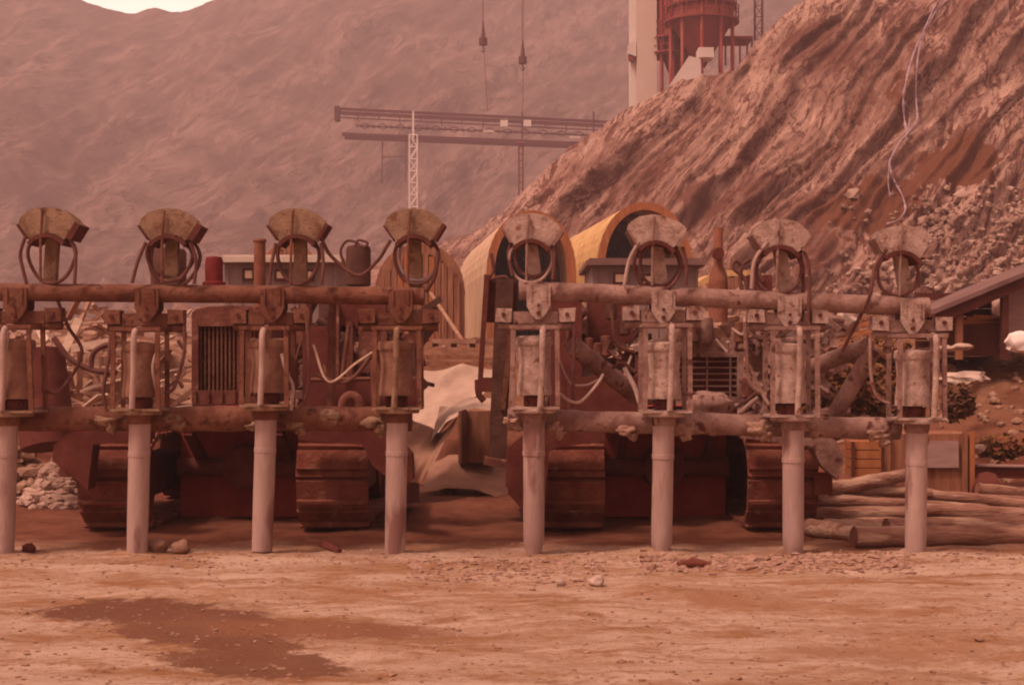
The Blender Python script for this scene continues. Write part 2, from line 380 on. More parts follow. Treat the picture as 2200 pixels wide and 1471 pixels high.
# --- far mountain
SK = [(-1600,-90),(-300,-110),(0,-90),(120,-30),(170,0),(215,18),(250,25),(290,28),(318,19),(340,19),(365,27),(390,26),(430,12),(470,-1),(560,-35),(800,-75),(1400,-100),(1800,-95),(4200,-60)]
def m_disp(px, py, t):
    a = px*.83-py*.56; s = px*.56+py*.83
    big = (1-abs(noise.noise(Vector((s/210+1.3, a/700, 0))))*2)*(1-.9*sm(.8,1,t))
    w2 = 40*noise.noise(Vector((a/260, s/300, 2)))+12*noise.noise(Vector((a/70, s/70, 4)))
    def saw(p_, seed):
        q_ = (s+w2)/p_+seed; k_ = math.floor(q_); f_ = q_-k_; h_ = abs(noise.noise(Vector((k_*3.7+seed, a/240, seed))))*2
        return (f_**1.3 if f_ < .8 else (1-f_)/.2)*h_
    return (11*big+(6*saw(120,.2)+2.2*saw(47,4.4))*(1-.8*sm(.85,1,t)))+2*fbm(s/50, a/200, 2, 4)+.8*fbm(s/18, a/60, 5, 4), .8*fbm(px/45, py/30, 9, 3)*(1-sm(.9,1,t)*.7)
def m_veg(px, py):
    v = .30*math.exp(-((px-150)/170)**2-((py-360)/70)**2)
    return v+.25*fbm(px/260, py/140, 4, 3)
mm = rock_material('mountain_rock', (.15,.085,.075), (.28,.18,.155), (.12,.06,.054), (.12,.065,.055), .07, (.6,2.36,.87), 6.0, .3, 2, 9)
pxs = list(np.arange(-1600, -60, 60))+list(np.arange(-60, 1700, 7))+list(np.arange(1700, 4200, 60))
slope('mountain', pxs, list(np.linspace(0, 1, 150))+[1.06, 1.15, 1.25], 170, 520, lambda p: 800, lambda p: interp(SK, p)+2.5*fbm(p/22, 1, 1, 4), m_disp, mm, m_veg)
# --- near rock hillside
CR = [(-100,720),(500,668),(760,590),(900,545),(1000,505),(1075,480),(1100,462),(1150,402),(1200,352),(1260,305),(1330,250),(1400,212),(1470,178),(1530,158),(1580,150),(1620,92),(1680,35),(1740,-2),(1850,-70),(2100,-150),(2600,-230),(3800,-250)]
def r_disp(px, py, t):
    kx = sm(1500, 2100, px); ca, sa = math.cos(R(49)), math.sin(R(49))
    a = px*ca-py*sa; s = px*sa+py*ca
    warp = 30*fbm(px/220, py/220, 3, 2)
    r1 = 1-abs(noise.noise(Vector(((s+warp)/95, a/620, 0))))*2.4
    r2 = 1-abs(noise.noise(Vector(((s+warp)/38, a/400, 4))))*2.2
    r3 = noise.noise(Vector(((s+warp*.6)/15, a/130, 8)))*1.4
    blk = noise.cell(Vector(((s+warp)/30, a/140+warp/60, 1)))
    sc_ = 1-.45*sm(.9, 1, t)
    rub = sm(330, 560, py)*kx
    w2 = warp*1.1+18*noise.noise(Vector((a/240, s/300, 2)))
    def saw(p_, w__, seed):
        q_ = (s+w__)/p_+seed; k_ = math.floor(q_); f_ = q_-k_
        h_ = .35+.65*abs(noise.noise(Vector((k_*3.7+seed, a/260, seed))))*2
        return (f_**1.4 if f_ < .86 else (1-f_)/.14)*h_
    s1 = saw(92, w2, .3); s2 = saw(37, w2*.8+9*noise.noise(Vector((a/60, s/80, 5))), 5.1); s3 = saw(15, w2*.6+6*noise.noise(Vector((a/30, s/40, 7))), 9.7)
    return (1.1*r1+2.3*s1*(1-.45*kx)+1.1*s2*(1-.3*kx)+.34*s3+.14*blk+.13*fbm(s/13, a/50, 2, 4)*(1+4*rub))*sc_*.72, .05*fbm(px/18, py/16, 7, 3)
def r_veg(px, py):
    # brown scrub beside the stream, dark wet rock either side of it
    v = .62*math.exp(-((px-1860)/150)**2-((py-(470-.0*px))/95)**2)+.55*math.exp(-((px-2060)/110)**2-((py-370)/75)**2)
    v += .42*math.exp(-((px-1935)/45)**2-((py-200)/110)**2)+.28*math.exp(-((px-1420)/40)**2-((py-480)/60)**2)
    v += .22*math.exp(-((px-1560)/60)**2-((py-300)/60)**2)
    return v+.12*fbm(px/90, py/70, 4, 3)
rm = rock_material('hill_rock', (.19,.093,.072), (.42,.275,.225), (.12,.045,.034), (.14,.052,.03), .30, (.95,2.2,1.25), 7.0, .35, .35)
pxs = list(np.arange(-100, 900, 25))+list(np.arange(900, 2260, 4))+list(np.arange(2260, 3800, 50))
hill, HV = slope('hillside', pxs, list(np.linspace(0, 1, 300))+[1.05, 1.2, 1.6, 2.4], 46, 84, lambda p: 775, lambda p: interp(CR, p)+4*fbm(p/20, 2, 1, 4), r_disp, rm, r_veg)
HA = np.array([tuple(v) for v in HV]); HPX = 1100+HA[:,0]*F/HA[:,1]; HPY = HZ-(HA[:,2]-CH)*F/HA[:,1]
def on_hill(px, py):
    cand = np.where((np.abs(HPX-px) < 8) & (np.abs(HPY-py) < 6))[0]
    if len(cand) == 0: cand = np.array([int(np.argmin((HPX-px)**2+(HPY-py)**2))])
    i = cand[int(np.argmin(HA[cand,1]))]; return Vector(HA[i])
def ribbon(path, width):
    pts = bez([Vector((x, y, 0)) for x, y in path], 7); P = []; hy_ = [on_hill(q.x, q.y).y for q in pts]
    for k, q in enumerate(pts):
        yy = min(hy_[max(0,k-2):k+3])-.25; P.append(W(q.x, q.y, yy))
    rs = [width*.75*(1+.9*noise.noise(Vector((k*.35, width*90, 0)))) for k in range(len(P))]
    return P, rs
mb = MB()
for path, wd in (([(2025,-20),(1990,55),(1962,120),(1946,180),(1941,215),(1943,255),(1948,290),(1935,303),(1917,335),(1911,352),(1916,375),(1925,396)], .075),
                 ([(2062,-20),(2015,20),(1985,75),(1972,125),(1968,200),(1971,258),(1962,272),(1940,300)], .065),
                 ([(1941,215),(1955,245),(1950,288)], .05), ([(1925,396),(1938,420),(1945,450),(1930,472),(1905,482)], .055), ([(1912,350),(1908,385),(1912,425)], .03)):
    P, rs = ribbon(path, wd); mb.tube(P, rs, 6)
tag(mb.build('stream', MATS['water_white'], ang=180), kind='structure')
# boulders on the lower right of the hillside
rb = random.Random(3)
mbS = MB()
for k in range(430):
    px = rb.uniform(1780, 2230); py = rb.uniform(395, 680)
    if px < 1960 and py < 560 and rb.random() < .75: continue
    p = on_hill(px, py); r = rb.uniform(.04, .17)*(2.2 if rb.random() < .09 else 1)
    mbS.blob(p+Vector((0, -.02, 0)), r, 2, .8, (1.15, .9, .8), k)
tag(mbS.build('loose_boulders', MATS['stone_hill'], ang=25), 'loose pale boulders strewn over the lower right hillside', 'boulders', kind='stuff')

# ================================================================== TOWER, SILOS, GANTRY, HOOKS
YS = 98
def S(px, py): return W(px, py, YS)
m_ = F/YS
t = thing('concrete_tower', S(1387, 260), 'tall pale concrete tower standing left of the red silos on the hillside crest', 'tower')
c = S(1387, 0)
MB().box((S(1387,0).x, YS, (S(0,-60).z+S(0,300).z)/2), (42/m_, 1.9, S(0,-60).z-S(0,300).z)).build('shaft', MATS['concrete'], t)
MB().box((S(1361,0).x-.05, YS+.25, (S(0,-60).z+S(0,270).z)/2), (12/m_, 1.2, S(0,-60).z-S(0,270).z)).build('rear_shaft', MATS['concrete_white'], t)
mb = MB(); mb.prism([(S(1348,0).x, S(0,102).z), (S(1358,0).x, S(0,94).z), (S(1364.5,0).x, S(0,94).z), (S(1364.5,0).x, S(0,128).z), (S(1348,0).x, S(0,122).z)], YS-.9, YS-.2); mb.build('hooded_box', MATS['concrete_white'], t)
mb = MB(); mb.prism([(S(1348,0).x, S(0,124).z), (S(1364.5,0).x, S(0,130).z), (S(1358,0).x, S(0,138).z), (S(1350,0).x, S(0,134).z)], YS-.8, YS-.3); mb.build('hood_outlet', MATS['silo_dark'], t)
def silo(cx, cy, r_px, top, sh, cone, yoff, label, rings):
    Y = YS+yoff; o = W(cx, 200, Y); t = thing('silo', o, label, 'silo', 'red silos on the hillside crest')
    r = r_px*Y/F; z = lambda py: W(0, py, Y).z
    MB().lathe([(r, z(sh)), (r, z(top))], (o.x, Y, 0), 36).build('bin', MATS['silo_red'], t)
    MB().lathe([(.25, z(cone)), (r*.98, z(sh))], (o.x, Y, 0), 36).build('hopper_cone', MATS['silo_dark'], t)
    for py, w_ in rings:
        mb = MB(); mb.lathe([(r, z(py)), (r+w_, z(py)+.02), (r+w_, z(py)+.14), (r, z(py)+.12)], (o.x, Y, 0), 36)
        for k in range(24):
            a = 2*math.pi*k/24; x, y = o.x+(r+w_-.03)*math.cos(a), Y+(r+w_-.03)*math.sin(a)
            mb.tube([(x, y, z(py)), (x, y, z(py)+1.1)], .035, 4)
        for hz in (.55, 1.1): mb.tube([(o.x+(r+w_-.03)*math.cos(2*math.pi*k/36), Y+(r+w_-.03)*math.sin(2*math.pi*k/36), z(py)+hz) for k in range(36)], .035, 4, closed=True)
        mb.build('ring_walkway', MATS['silo_dark'], t)
    for k in range(10):
        a = 2*math.pi*(k+.3)/10; x, y = o.x+(r+.1)*math.cos(a), Y+(r+.1)*math.sin(a)
        MB().tube([(x, y, z(top)), (x, y, z(235))], .11, 6).build('leg', MATS['silo_red'], t)
    return t
silo(1507, 0, 66, -70, 52, 145, -3.2, 'larger red steel silo with ring walkways, to the right of the pair', [(52, .45), (20, .3)])
silo(1447, 0, 40, -50, 88, 165, 0, 'smaller red steel silo next to the concrete tower', [(88, .35), (122, .45)])
t = thing('service_platform', S(1560,150), 'small red railed platform at the right foot of the larger silo', 'platform')
mb = MB(); mb.box((S(1570,0).x, YS-2, S(0,103).z), (62/m_, 2.2, .18)); mb.build('deck', MATS['silo_dark'], t)
for px in (1545,1558,1575,1590,1600): MB().tube([(S(px,0).x, YS-2.9, S(0,103).z), (S(px,0).x, YS-2.9, S(0,160).z)], .07, 5).build('post', MATS['silo_dark'], t)
t = thing('loading_shed', S(1490,180), 'low pale concrete shed tucked beneath the red silos', 'shed')
MB().box((S(1493,0).x, YS-5, S(0,152).z), (30/m_, 1.5, 20/m_)).build('wall', MATS['concrete_white'], t)
mb = MB(); mb.prism([(S(1408,0).x, S(0,235).z), (S(1455,0).x, S(0,165).z), (S(1478,0).x, S(0,172).z), (S(1480,0).x, S(0,240).z)], YS-5.3, YS-6.6); o=mb.build('retaining_slab', MATS['concrete_white'])
tag(o, 'sloping pale concrete retaining slab below the red silos', 'retaining wall')
def lattice(name, px, top, bot, Y, label, wpx=14, m='gantry_red', lr=.05, cat='mast'):
    t = thing(name, W(px, bot, Y), label, cat); a = wpx/2
    mb = MB(); x0, x1 = W(px-a,0,Y).x, W(px+a,0,Y).x; z0, z1 = W(0,bot,Y).z, W(0,top,Y).z; d = (x1-x0)
    for x in (x0, x1):
        for y in (Y, Y+d): mb.tube([(x, y, z0), (x, y, z1)], lr, 5)
    mb.build('corner_post', MATS[m], t)
    mb = MB(); n = max(3, int((z1-z0)/(d*1.4))); 
    for k in range(n+1):
        za = z0+(z1-z0)*k/n; zb = z0+(z1-z0)*min(n, k+1)/n; mb.tube([(x0,Y,za),(x1,Y,za)], lr*.7, 4)
        if k < n: mb.tube([(x0,Y,za),(x1,Y,zb)] if k % 2 else [(x1,Y,za),(x0,Y,zb)], lr*.6, 4)
        if k < n: mb.tube([(x0,Y+d,za),(x1,Y+d,zb)], lr*.6, 4)
    mb.build('lacing', MATS[m], t); return t
lattice('lattice_mast', 1631, -60, 85, 96, 'thin lattice mast on the hill crest right of the silos', 16, 'gantry_red', .04)
# gantry bridge
YG = 205
t = thing('conveyor_bridge', W(1000, 300, YG), 'long rusty conveyor bridge spanning the valley behind the machines', 'bridge')
ua, ub = W(725,234,YG), W(1318,263,YG); la, lb = W(735,289,YG), W(1275,310,YG)
sl = (lb-la)
mb = MB()
for yo in (0, 3): mb.beam(ua+Vector((0,yo,0)), ub+Vector((0,yo,0)), .3, .38); mb.beam(ua+Vector((0,yo,-.75)), ub+Vector((0,yo,-.75)), .2, .16)
mb.build('top_chord', MATS['gantry_red'], t)
mb = MB()
for yo in (0, 3): mb.beam(la+Vector((0,yo,0)), lb+Vector((0,yo,0)), .3, .5)
mb.build('bottom_chord', MATS['gantry_red'], t)
for k in range(14):
    f_ = k/13; p = ua.lerp(ub, f_*.98)
    MB().tube([p+Vector((0,0,-.7)), p+Vector((0,0,-1.2-.5*(k % 2)))], .09, 5).build('roller_bracket', MATS['gantry_red'], t)
mb = MB(); n = 26
for k in range(n):
    a = la.lerp(lb, .05+.93*k/n); b_ = la.lerp(lb, .05+.93*(k+1)/n); hh = 1.3 if k % 2 else .7; h2 = .7 if k % 2 else 1.3
    mb.tube([a+Vector((0,1.5,hh+.7)), b_+Vector((0,1.5,h2+.7))], .08, 4); mb.tube([a+Vector((0,1.5,h2+.5)), b_+Vector((0,1.5,hh+.5))], .06, 4)
mb.tube([la+Vector((2,1.5,1.5)), lb+Vector((0,1.5,1.5))], .11, 5)
mb.build('truss_lacing', MATS['gantry_red'], t)
MB().box(W(725,245,YG), (.7,1.6,2.1)).build('end_pulley_box', MATS['gantry_red'], t)
for px, w_ in ((888,.28),(1275,.25),(1122,.25)): MB().box((W(px,0,YG).x, YG-.3, (W(0,240,YG).z+W(0,306,YG).z)/2), (w_, .25, W(0,240,YG).z-W(0,306,YG).z)).build('upright', MATS['gantry_white' if px==888 else 'gantry_red'], t)
for px in (1083,1133): MB().box(W(px,266,YG)+Vector((0,-.3,0)), (1.1,.3,.9)).build('sign_panel', MATS['gantry_white'], t)
for px in (1050,1235): MB().box(W(px,283 if px<1100 else 296,YG)+Vector((0,-.3,0)), (1.6,.3,.35)).build('walkway_panel', MATS['concrete'], t)
lattice('lattice_support', 888, 290, 470, YG-1, 'slim white lattice support holding the left of the conveyor bridge', 17, 'gantry_white', .13, 'support')
t = thing('steel_support', W(1119,450,YG), 'red steel column holding the right of the conveyor bridge', 'support')
mb = MB()
for dx in (-.28,.28): mb.box((W(1119,0,YG).x+dx, YG-1, (W(0,308,YG).z+W(0,460,YG).z)/2), (.25,.5,W(0,308,YG).z-W(0,460,YG).z))
for k in range(9): mb.box((W(1119,0,YG).x, YG-1.1, W(0,318+k*15,YG).z), (.55,.2,.12))
mb.build('column', MATS['red_metal'], t); MB().box(W(1119,309,YG)+Vector((0,-1,0)), (1.2,1,.25)).build('cap_plate', MATS['silo_dark'], t)
t = thing('pipe_frame', W(850,385,YG+40), 'faint red pipe frame far below the left end of the bridge', 'frame')
mb = MB(); Yf = YG+40
mb.tube([W(822,300,Yf), W(820,395,Yf)], .12, 5); mb.tube([W(872,300,Yf), W(872,395,Yf)], .1, 5); mb.build('post', MATS['gantry_red'], t)
MB().tube([W(820,338,Yf), W(872,336,Yf)], .12, 5).build('crossbar', MATS['gantry_red'], t)
for px, py, dx, lab in ((1038,90,-2,'left crane hook block hanging on a cable high above the valley'),(1123,130,0,'right crane hook block hanging lower on its cable above the valley')):
    Yh = 150; t = thing('hook_block', W(px, py, Yh), lab, 'crane hook', 'crane hooks hanging over the valley')
    mb = MB()
    for d in (-.09,.09): mb.tube([W(px+dx,-120,Yh)+Vector((d,0,0)), W(px,py-14,Yh)+Vector((d*.6,0,0))], .035, 5)
    mb.build('cable', MATS['cable'], t)
    MB().lathe([(.06,2.2),(.16,1.2),(.26,.4)], W(px,py,Yh), 10).build('swivel', MATS['gantry_red'], t)
    MB().lathe([(.1,-.45),(.44,-.36),(.44,.36),(.1,.45)], W(px,py,Yh), 14).build('pulley_housing', MATS['gantry_red'], t)
    h = W(px,py,Yh); MB().tube(bez([h+Vector((0,0,-.3)), h+Vector((0,0,-.7)), h+Vector((.16,0,-.9)), h+Vector((0,0,-1.1)), h+Vector((-.18,0,-.92))], 5), .06, 6).build('hook', MATS['gantry_red'], t)
    MB().tube([h+Vector((.05,0,-.4)), W(px+(10 if px<1100 else 0), py+(150 if px<1100 else 110), Yh)], .035, 4).build('tag_line', MATS['cable'], t)

# ================================================================== SHELTERS, HUTS, SHED
def arch_shelter(label, L, rt, base, top, Y0, length, skin, rim, board=None, dark=True):
    """arched shelter receding away from the yard; L, rt, top, base given at its mouth"""
    o = W((L+rt)/2, base, Y0); t = thing('arched_shelter', o, label, 'shelter', 'arched site shelters on the terrace')
    dirv = Vector(((740-1100)/F, 1, 0)).normalized(); k = Y0/F; w_ = (rt-L)*k/2; h = (base-top)*k
    def prof(sh):
        pts = []; sp = h*.50
        pts.append((-w_-sh, 0))
        n = 44
        for i in range(n+1):
            a = math.pi*(1-i/n); sh2 = sh; sh = sh2+.012*(i % 2) if len(pts) and sh2 > .035 else sh2; x = math.cos(a)*(w_+sh); z = sp+(h-sp+sh)*abs(math.sin(a))**.82
            pts.append((x, z)); sh = sh2
        pts.append((w_+sh, 0)); return pts
    po, pi_ = prof(.04), prof(-.05)
    mb = MB(); rows_ = []; nl = max(2, int(length/.45))
    for i in range(nl+1):
        q = o+dirv*length*i/nl; rows_.append([q+Vector((x*(1+.012*(i % 2)), 0, z*(1+.006*(i % 2)))) for x, z in po])
    mb.grid(rows_); a = [o+dirv*length*i for i in (0, 1)]
    mb.grid([[q+Vector((x, 0, z)) for x, z in pi_] for q in a]); mb.build('skin', MATS[skin], t, ang=8)
    mb = MB(); pf = prof(.07); pg = prof(-.16)
    ra = [o-dirv*.06+Vector((x,0,z)) for x, z in pf]; rb_ = [o-dirv*.06+Vector((x,0,z)) for x, z in pg]
    rc = [o+dirv*.25+Vector((x,0,z)) for x, z in pg]
    mb.grid([ra, rb_, rc]); mb.build('rim', MATS[rim], t)
    for i in range(1, 5):
        q = o+dirv*(length*i/5); rr = [q+Vector((x,0,z)) for x, z in prof(-.09)]; MB().tube(rr, .05, 5).build('rib', MATS['dark_wood' if dark else 'brown_wood'], t)
    mb = MB(); qe = o+dirv*(length-.1); pp = prof(-.02); mb.add([qe+Vector((x,0,z)) for x, z in pp]+[qe+Vector((x,.1,z)) for x, z in pp], [tuple(range(len(pp))), tuple(range(2*len(pp)-1, len(pp)-1, -1))]); mb.build('end_wall', MATS['dark_wood'], t)
    if board:
        nb = 13
        for i in range(nb):
            x0 = -w_*.97+2*w_*.97*i/nb; x1 = x0+2*w_*.97/nb-.02; xm = (x0+x1)/2
            sp = h*.5; zz = sp+(h-sp)*max(0, 1-(xm/w_)**2)**.41-.1
            if board == 'gap' and i in (3,4,5): continue
            MB().box(o+Vector((xm, -.12+random.uniform(-.02,.02), zz/2)), (x1-x0, .04, zz-random.uniform(0,.25))).build('wall_board', MATS[random.choice(['brown_wood','orange_wood','brown_wood'])], t)
    return t
arch_shelter('tall arched shelter with pale yellow sheet skin, open mouth behind the dark mast', 1050, 1232, 745, 458, 40, 11, 'pale_sheet', 'orange_wood')
arch_shelter('bright yellow arched shelter with orange rim and dark open mouth above the small hut', 1287, 1482, 745, 440, 43, 11, 'yellow_sheet', 'orange_wood')
arch_shelter('brown boarded arched shelter whose end wall is closed with upright planks', 812, 992, 752, 530, 34, 9, 'brown_wood', 'brown_wood', 'full')
arch_shelter('low pale yellow arched shelter right of the small dark-roofed hut', 1480, 1690, 740, 584, 52, 10, 'yellow_sheet', 'yellow_sheet', 'full', False)
arch_shelter('distant orange arched shelter peeping over the pale-roofed hut', 560, 685, 740, 522, 46, 8, 'orange_wood', 'orange_wood', 'full')
def hut(label, L, rt, top, base, Y, depth, roofm, rise, wins, rot=0):
    o = W((L+rt)/2, base, Y); t = thing('site_hut', o, label, 'hut', 'small grey site huts'); k = Y/F
    w_ = (rt-L)*k; h = (base-top)*k
    MB().box(o+Vector((0, depth/2, h/2)), (w_, depth, h)).build('wall', MATS['hut_grey'], t)
    mb = MB(); mb.box(o+Vector((0, depth/2-.05, h+.06)), (w_+.25, depth+.4, .10)); 
    mb.box(o+Vector((0, depth/2+.1, h+.14)), (w_+.1, depth, .07)); mb.build('roof', MATS[roofm], t)
    for k_ in range(9):
        MB().box(o+Vector((-w_/2+.08+(w_-.16)*k_/8, -.012, h/2)), (.035, .024, h-.1)).build('batten', MATS['hut_grey'], t)
    for a, b_, c_, d_ in wins:
        p = W((a+b_)/2, (c_+d_)/2, Y); f = MB().box((p.x, Y-.035, p.z), ((b_-a)*k+.10, .05, (d_-c_)*k+.10)).build('window', MATS['dark_wood'], t)
        MB().box((p.x, Y-.065, p.z), ((b_-a)*k, .02, (d_-c_)*k)).build('pane', MATS['window_pane'], f)
    return t
hut('long grey hut with pale flat roof and small pale windows behind the left machine', 482, 722, 566, 760, 27, 3.5, 'hut_roof_pale', 0, [(528,543,582,598),(596,612,584,598),(652,670,584,599)])
hut('small grey hut with dark flat roof in front of the yellow shelters', 1272, 1500, 572, 760, 29, 3, 'hut_roof_dark', 0, [(1322,1342,590,606),(1382,1400,594,608)])
# open shed on the right bank
t = thing('lean_to_shed', W(2150, 760, 20), 'open timber lean-to shed with sloping roof on the right bank', 'shed')
Y = 20; dep = 1.5
ra, rb_ = W(2000, 664, Y), W(2330, 528, Y)
mb = MB(); d = (rb_-ra); 
for a, b_, th, m in ((ra+Vector((0,-.2,0)), rb_+Vector((0,-.2,0)), .07, 'shed_grey'),):
    mb.add([a, b_, b_+Vector((0,dep,0)), a+Vector((0,dep,0)), a-Vector((0,0,th)), b_-Vector((0,0,th)), b_+Vector((0,dep,-th)), a+Vector((0,dep,-th))], [(0,1,2,3),(4,7,6,5),(0,4,5,1),(1,5,6,2),(2,6,7,3),(3,7,4,0)])
mb.build('roof', MATS['hut_roof_dark'], t)
MB().add([p_+Vector((0,q_,-.08-z_)) for z_ in (0,.03) for p_, q_ in ((ra,-.15),(rb_,-.15),(rb_,dep),(ra,dep))], [(0,1,2,3),(7,6,5,4),(0,4,5,1),(1,5,6,2),(2,6,7,3),(3,7,4,0)]).build('ceiling_shade', MATS['dark_wood'], t)  # dark layer added so the underside of the roof reads as shaded
MB().box(W(2320,700,Y)+Vector((.3,dep/2,0)), (.06,dep,1.6)).build('side_wall', MATS['dark_wood'], t)
MB().beam(ra+Vector((.1,-.1,-.14)), rb_+Vector((0,-.1,-.14)), .06, .13).build('rafter', MATS['dark_wood'], t)
for px in (2012, 2060, 2158, 2300):
    zt = interp([(2000,664),(2330,528)], px)+12; MB().beam(W(px,772,Y), W(px,zt,Y), .09, .09).build('post', MATS['brown_wood' if px<2100 else 'dark_wood'], t)
a, b_ = W(2042,668,Y), W(2150,622,Y); mb = MB(); mb.beam(a+Vector((0,.4,0)), b_+Vector((0,.4,0)), .04, .13); mb.build('fascia_board', MATS['shed_grey'], t)
MB().box(W(2230,680,Y)+Vector((0,.3,0)), (130*Y/F,.06,.86)).build('side_panel', MATS['shed_grey'], t)
mb = MB()
for k in range(9): mb.box(W(2100,690,Y)+Vector((.05, dep-.25, -.55+k*.12)), (1.15,.04,.11))
mb.build('back_wall', MATS['dark_wood'], t)
MB().box(W(2118,740,Y)+Vector((0,.8,.1)), (.9,.8,.5)).build('workbench', MATS['dark_wood'], t)
for k in range(4): tag(MB().box(W(2122+k*3,690-k*3.5,Y)+Vector((.05*k,.5,0)), (.75-.05*k,.3,.035), Matrix.Rotation(R(-4+3*k),3,'Y')).build('loose_board', MATS['orange_wood']), ['lowest orange board of the little stack inside the lean-to shed','second orange board up in the stack inside the lean-to shed','third orange board up in the stack inside the lean-to shed','topmost orange board in the stack inside the lean-to shed'][k], 'board', 'orange boards inside the shed')
for k,(px,py,wd) in enumerate(((2033,749,.26),(2068,745,.3))):
    tag(MB().blob(W(px,py,18.6), .15, 3, .2, (wd*3.2,.8,.32), k+3).build('sack', MATS['tarp']), ['pale sack lying left on the bank edge by the shed','pale sack lying right on the bank edge by the shed'][k], 'sack', 'pale sacks by the shed')
tag(MB().blob(W(2205,735,19), .2, 3, .3, (1.4,.8,.75), 9).build('white_bag', MATS['gantry_white']), 'bright white bag slumped at the right edge beside the grey shed wall', 'bag')
for k in range(7):
    tag(MB().beam(W(1808+k*3,748-k*9+(k%2)*4,22)+Vector((0,.1*k,0)), W(1925-k*3,722-k*8,22)+Vector((0,.1*k,0)), .26, .05).build('stacked_plank', MATS['orange_wood' if k%2 else 'brown_wood']), ['lowest','second lowest','third lowest','middle','third from top','second from top','topmost'][k]+' plank of the sagging plank stack behind the right brace pipes', 'plank', 'planks stacked beside the lean-to shed')

# ================================================================== VIBRATOR RIGS
Y0 = 11.2; K = F/Y0
def X(px, Y=Y0): return (px-1100)*Y/F
def Z(py, Y=Y0): return CH-(py-HZ)*Y/F
def frame(label, top, bot, m, braces, label_m):
    o = Vector((X((top[0][0]+top[1][0])/2), Y0+.2, 0)); t = thing('vibrator_frame', o, label, 'frame', 'pipe frames carrying the vibrators')
    def pipe(a, b_, r, Y):
        n = 40; return [(X(a[0]+(b_[0]-a[0])*i/n), Y+.004*math.sin(i), Z(a[1]+(b_[1]-a[1])*i/n)) for i in range(n+1)]
    mb = MB(); mb.tube(pipe(top[0], top[1], .07, Y0+.12), (.072 if m is LM else .076), 20, wob=.05); mb.build('top_beam', m, t)
    e = Vector((X(top[1][0]), Y0+.12, Z(top[1][1]))); e2 = Vector((X(top[0][0]), Y0+.12, Z(top[0][1])))
    MB().tube([e2-Vector((.02,0,0)), e2+Vector((.012,0,0))], .078, 20).build('end_cap', m, t)
    MB().tube([e-Vector((.012,0,0)), e+Vector((.02,0,0))], .078, 20).build('end_cap', m, t)
    mb = MB(); mb.tube(pipe(bot[0], bot[1], .08, Y0+.24), .10 if m is LM else .088, 20, wob=.14); mb.build('bottom_beam', m, t)
    for a, b_, r, Ya, Yb in braces:
        MB().tube([(X(a[0]), Ya, Z(a[1])), (X(b_[0]), Yb, Z(b_[1]))], r, 16).build('brace_pipe', m, t)
    return t
LM, RM = MATS['rig_rust'], MATS['rig_dusty']
fl = frame('rusty pipe frame of the left machine with long top beam running out of the picture', ((-95,625),(905,634)), ((-60,902),(880,902)), LM,
           [((700,640),(700,880),.035,11.6,11.5),((560,640),(560,880),.03,11.7,11.6)], '')
fr = frame('dusty grey pipe frame of the right machine with slightly sloping top beam', ((1120,622),(1998,658)), ((1090,903),(1950,924)), RM,
           [((1235,742),(1395,858),.078,11.5,12.3),((1885,742),(1745,815),.072,11.5,12.4),((1898,748),(1822,900),.07,11.5,11.7)], '')
# mud lumps on the lower beams
for fo, spots in ((fl, [(215,905,1.0),(360,902,1.2),(540,915,.9),(625,912,.9),(800,908,1.3),(700,895,1.0)]), (fr, [(1100,905,.8),(1190,920,1.0),(1350,925,.9),(1465,925,1.0),(1640,922,1.3),(1745,920,.9),(1900,935,1.1),(1985,940,.8)])):
    for i, (px, py, s_) in enumerate(spots):
        mb = MB(); mb.blob((X(px), Y0+.17, Z(py)), .055*s_, 3, .8, (1.7,.8,.75), i+px)
        mb.blob((X(px+14), Y0+.17, Z(py+14)), .036*s_, 3, .8, (1.2,.8,1.1), i+px+1)
        mb.build('caked_mud', MATS['mud_clod' if fo is fr else 'plate_tan'], fo, ang=180)

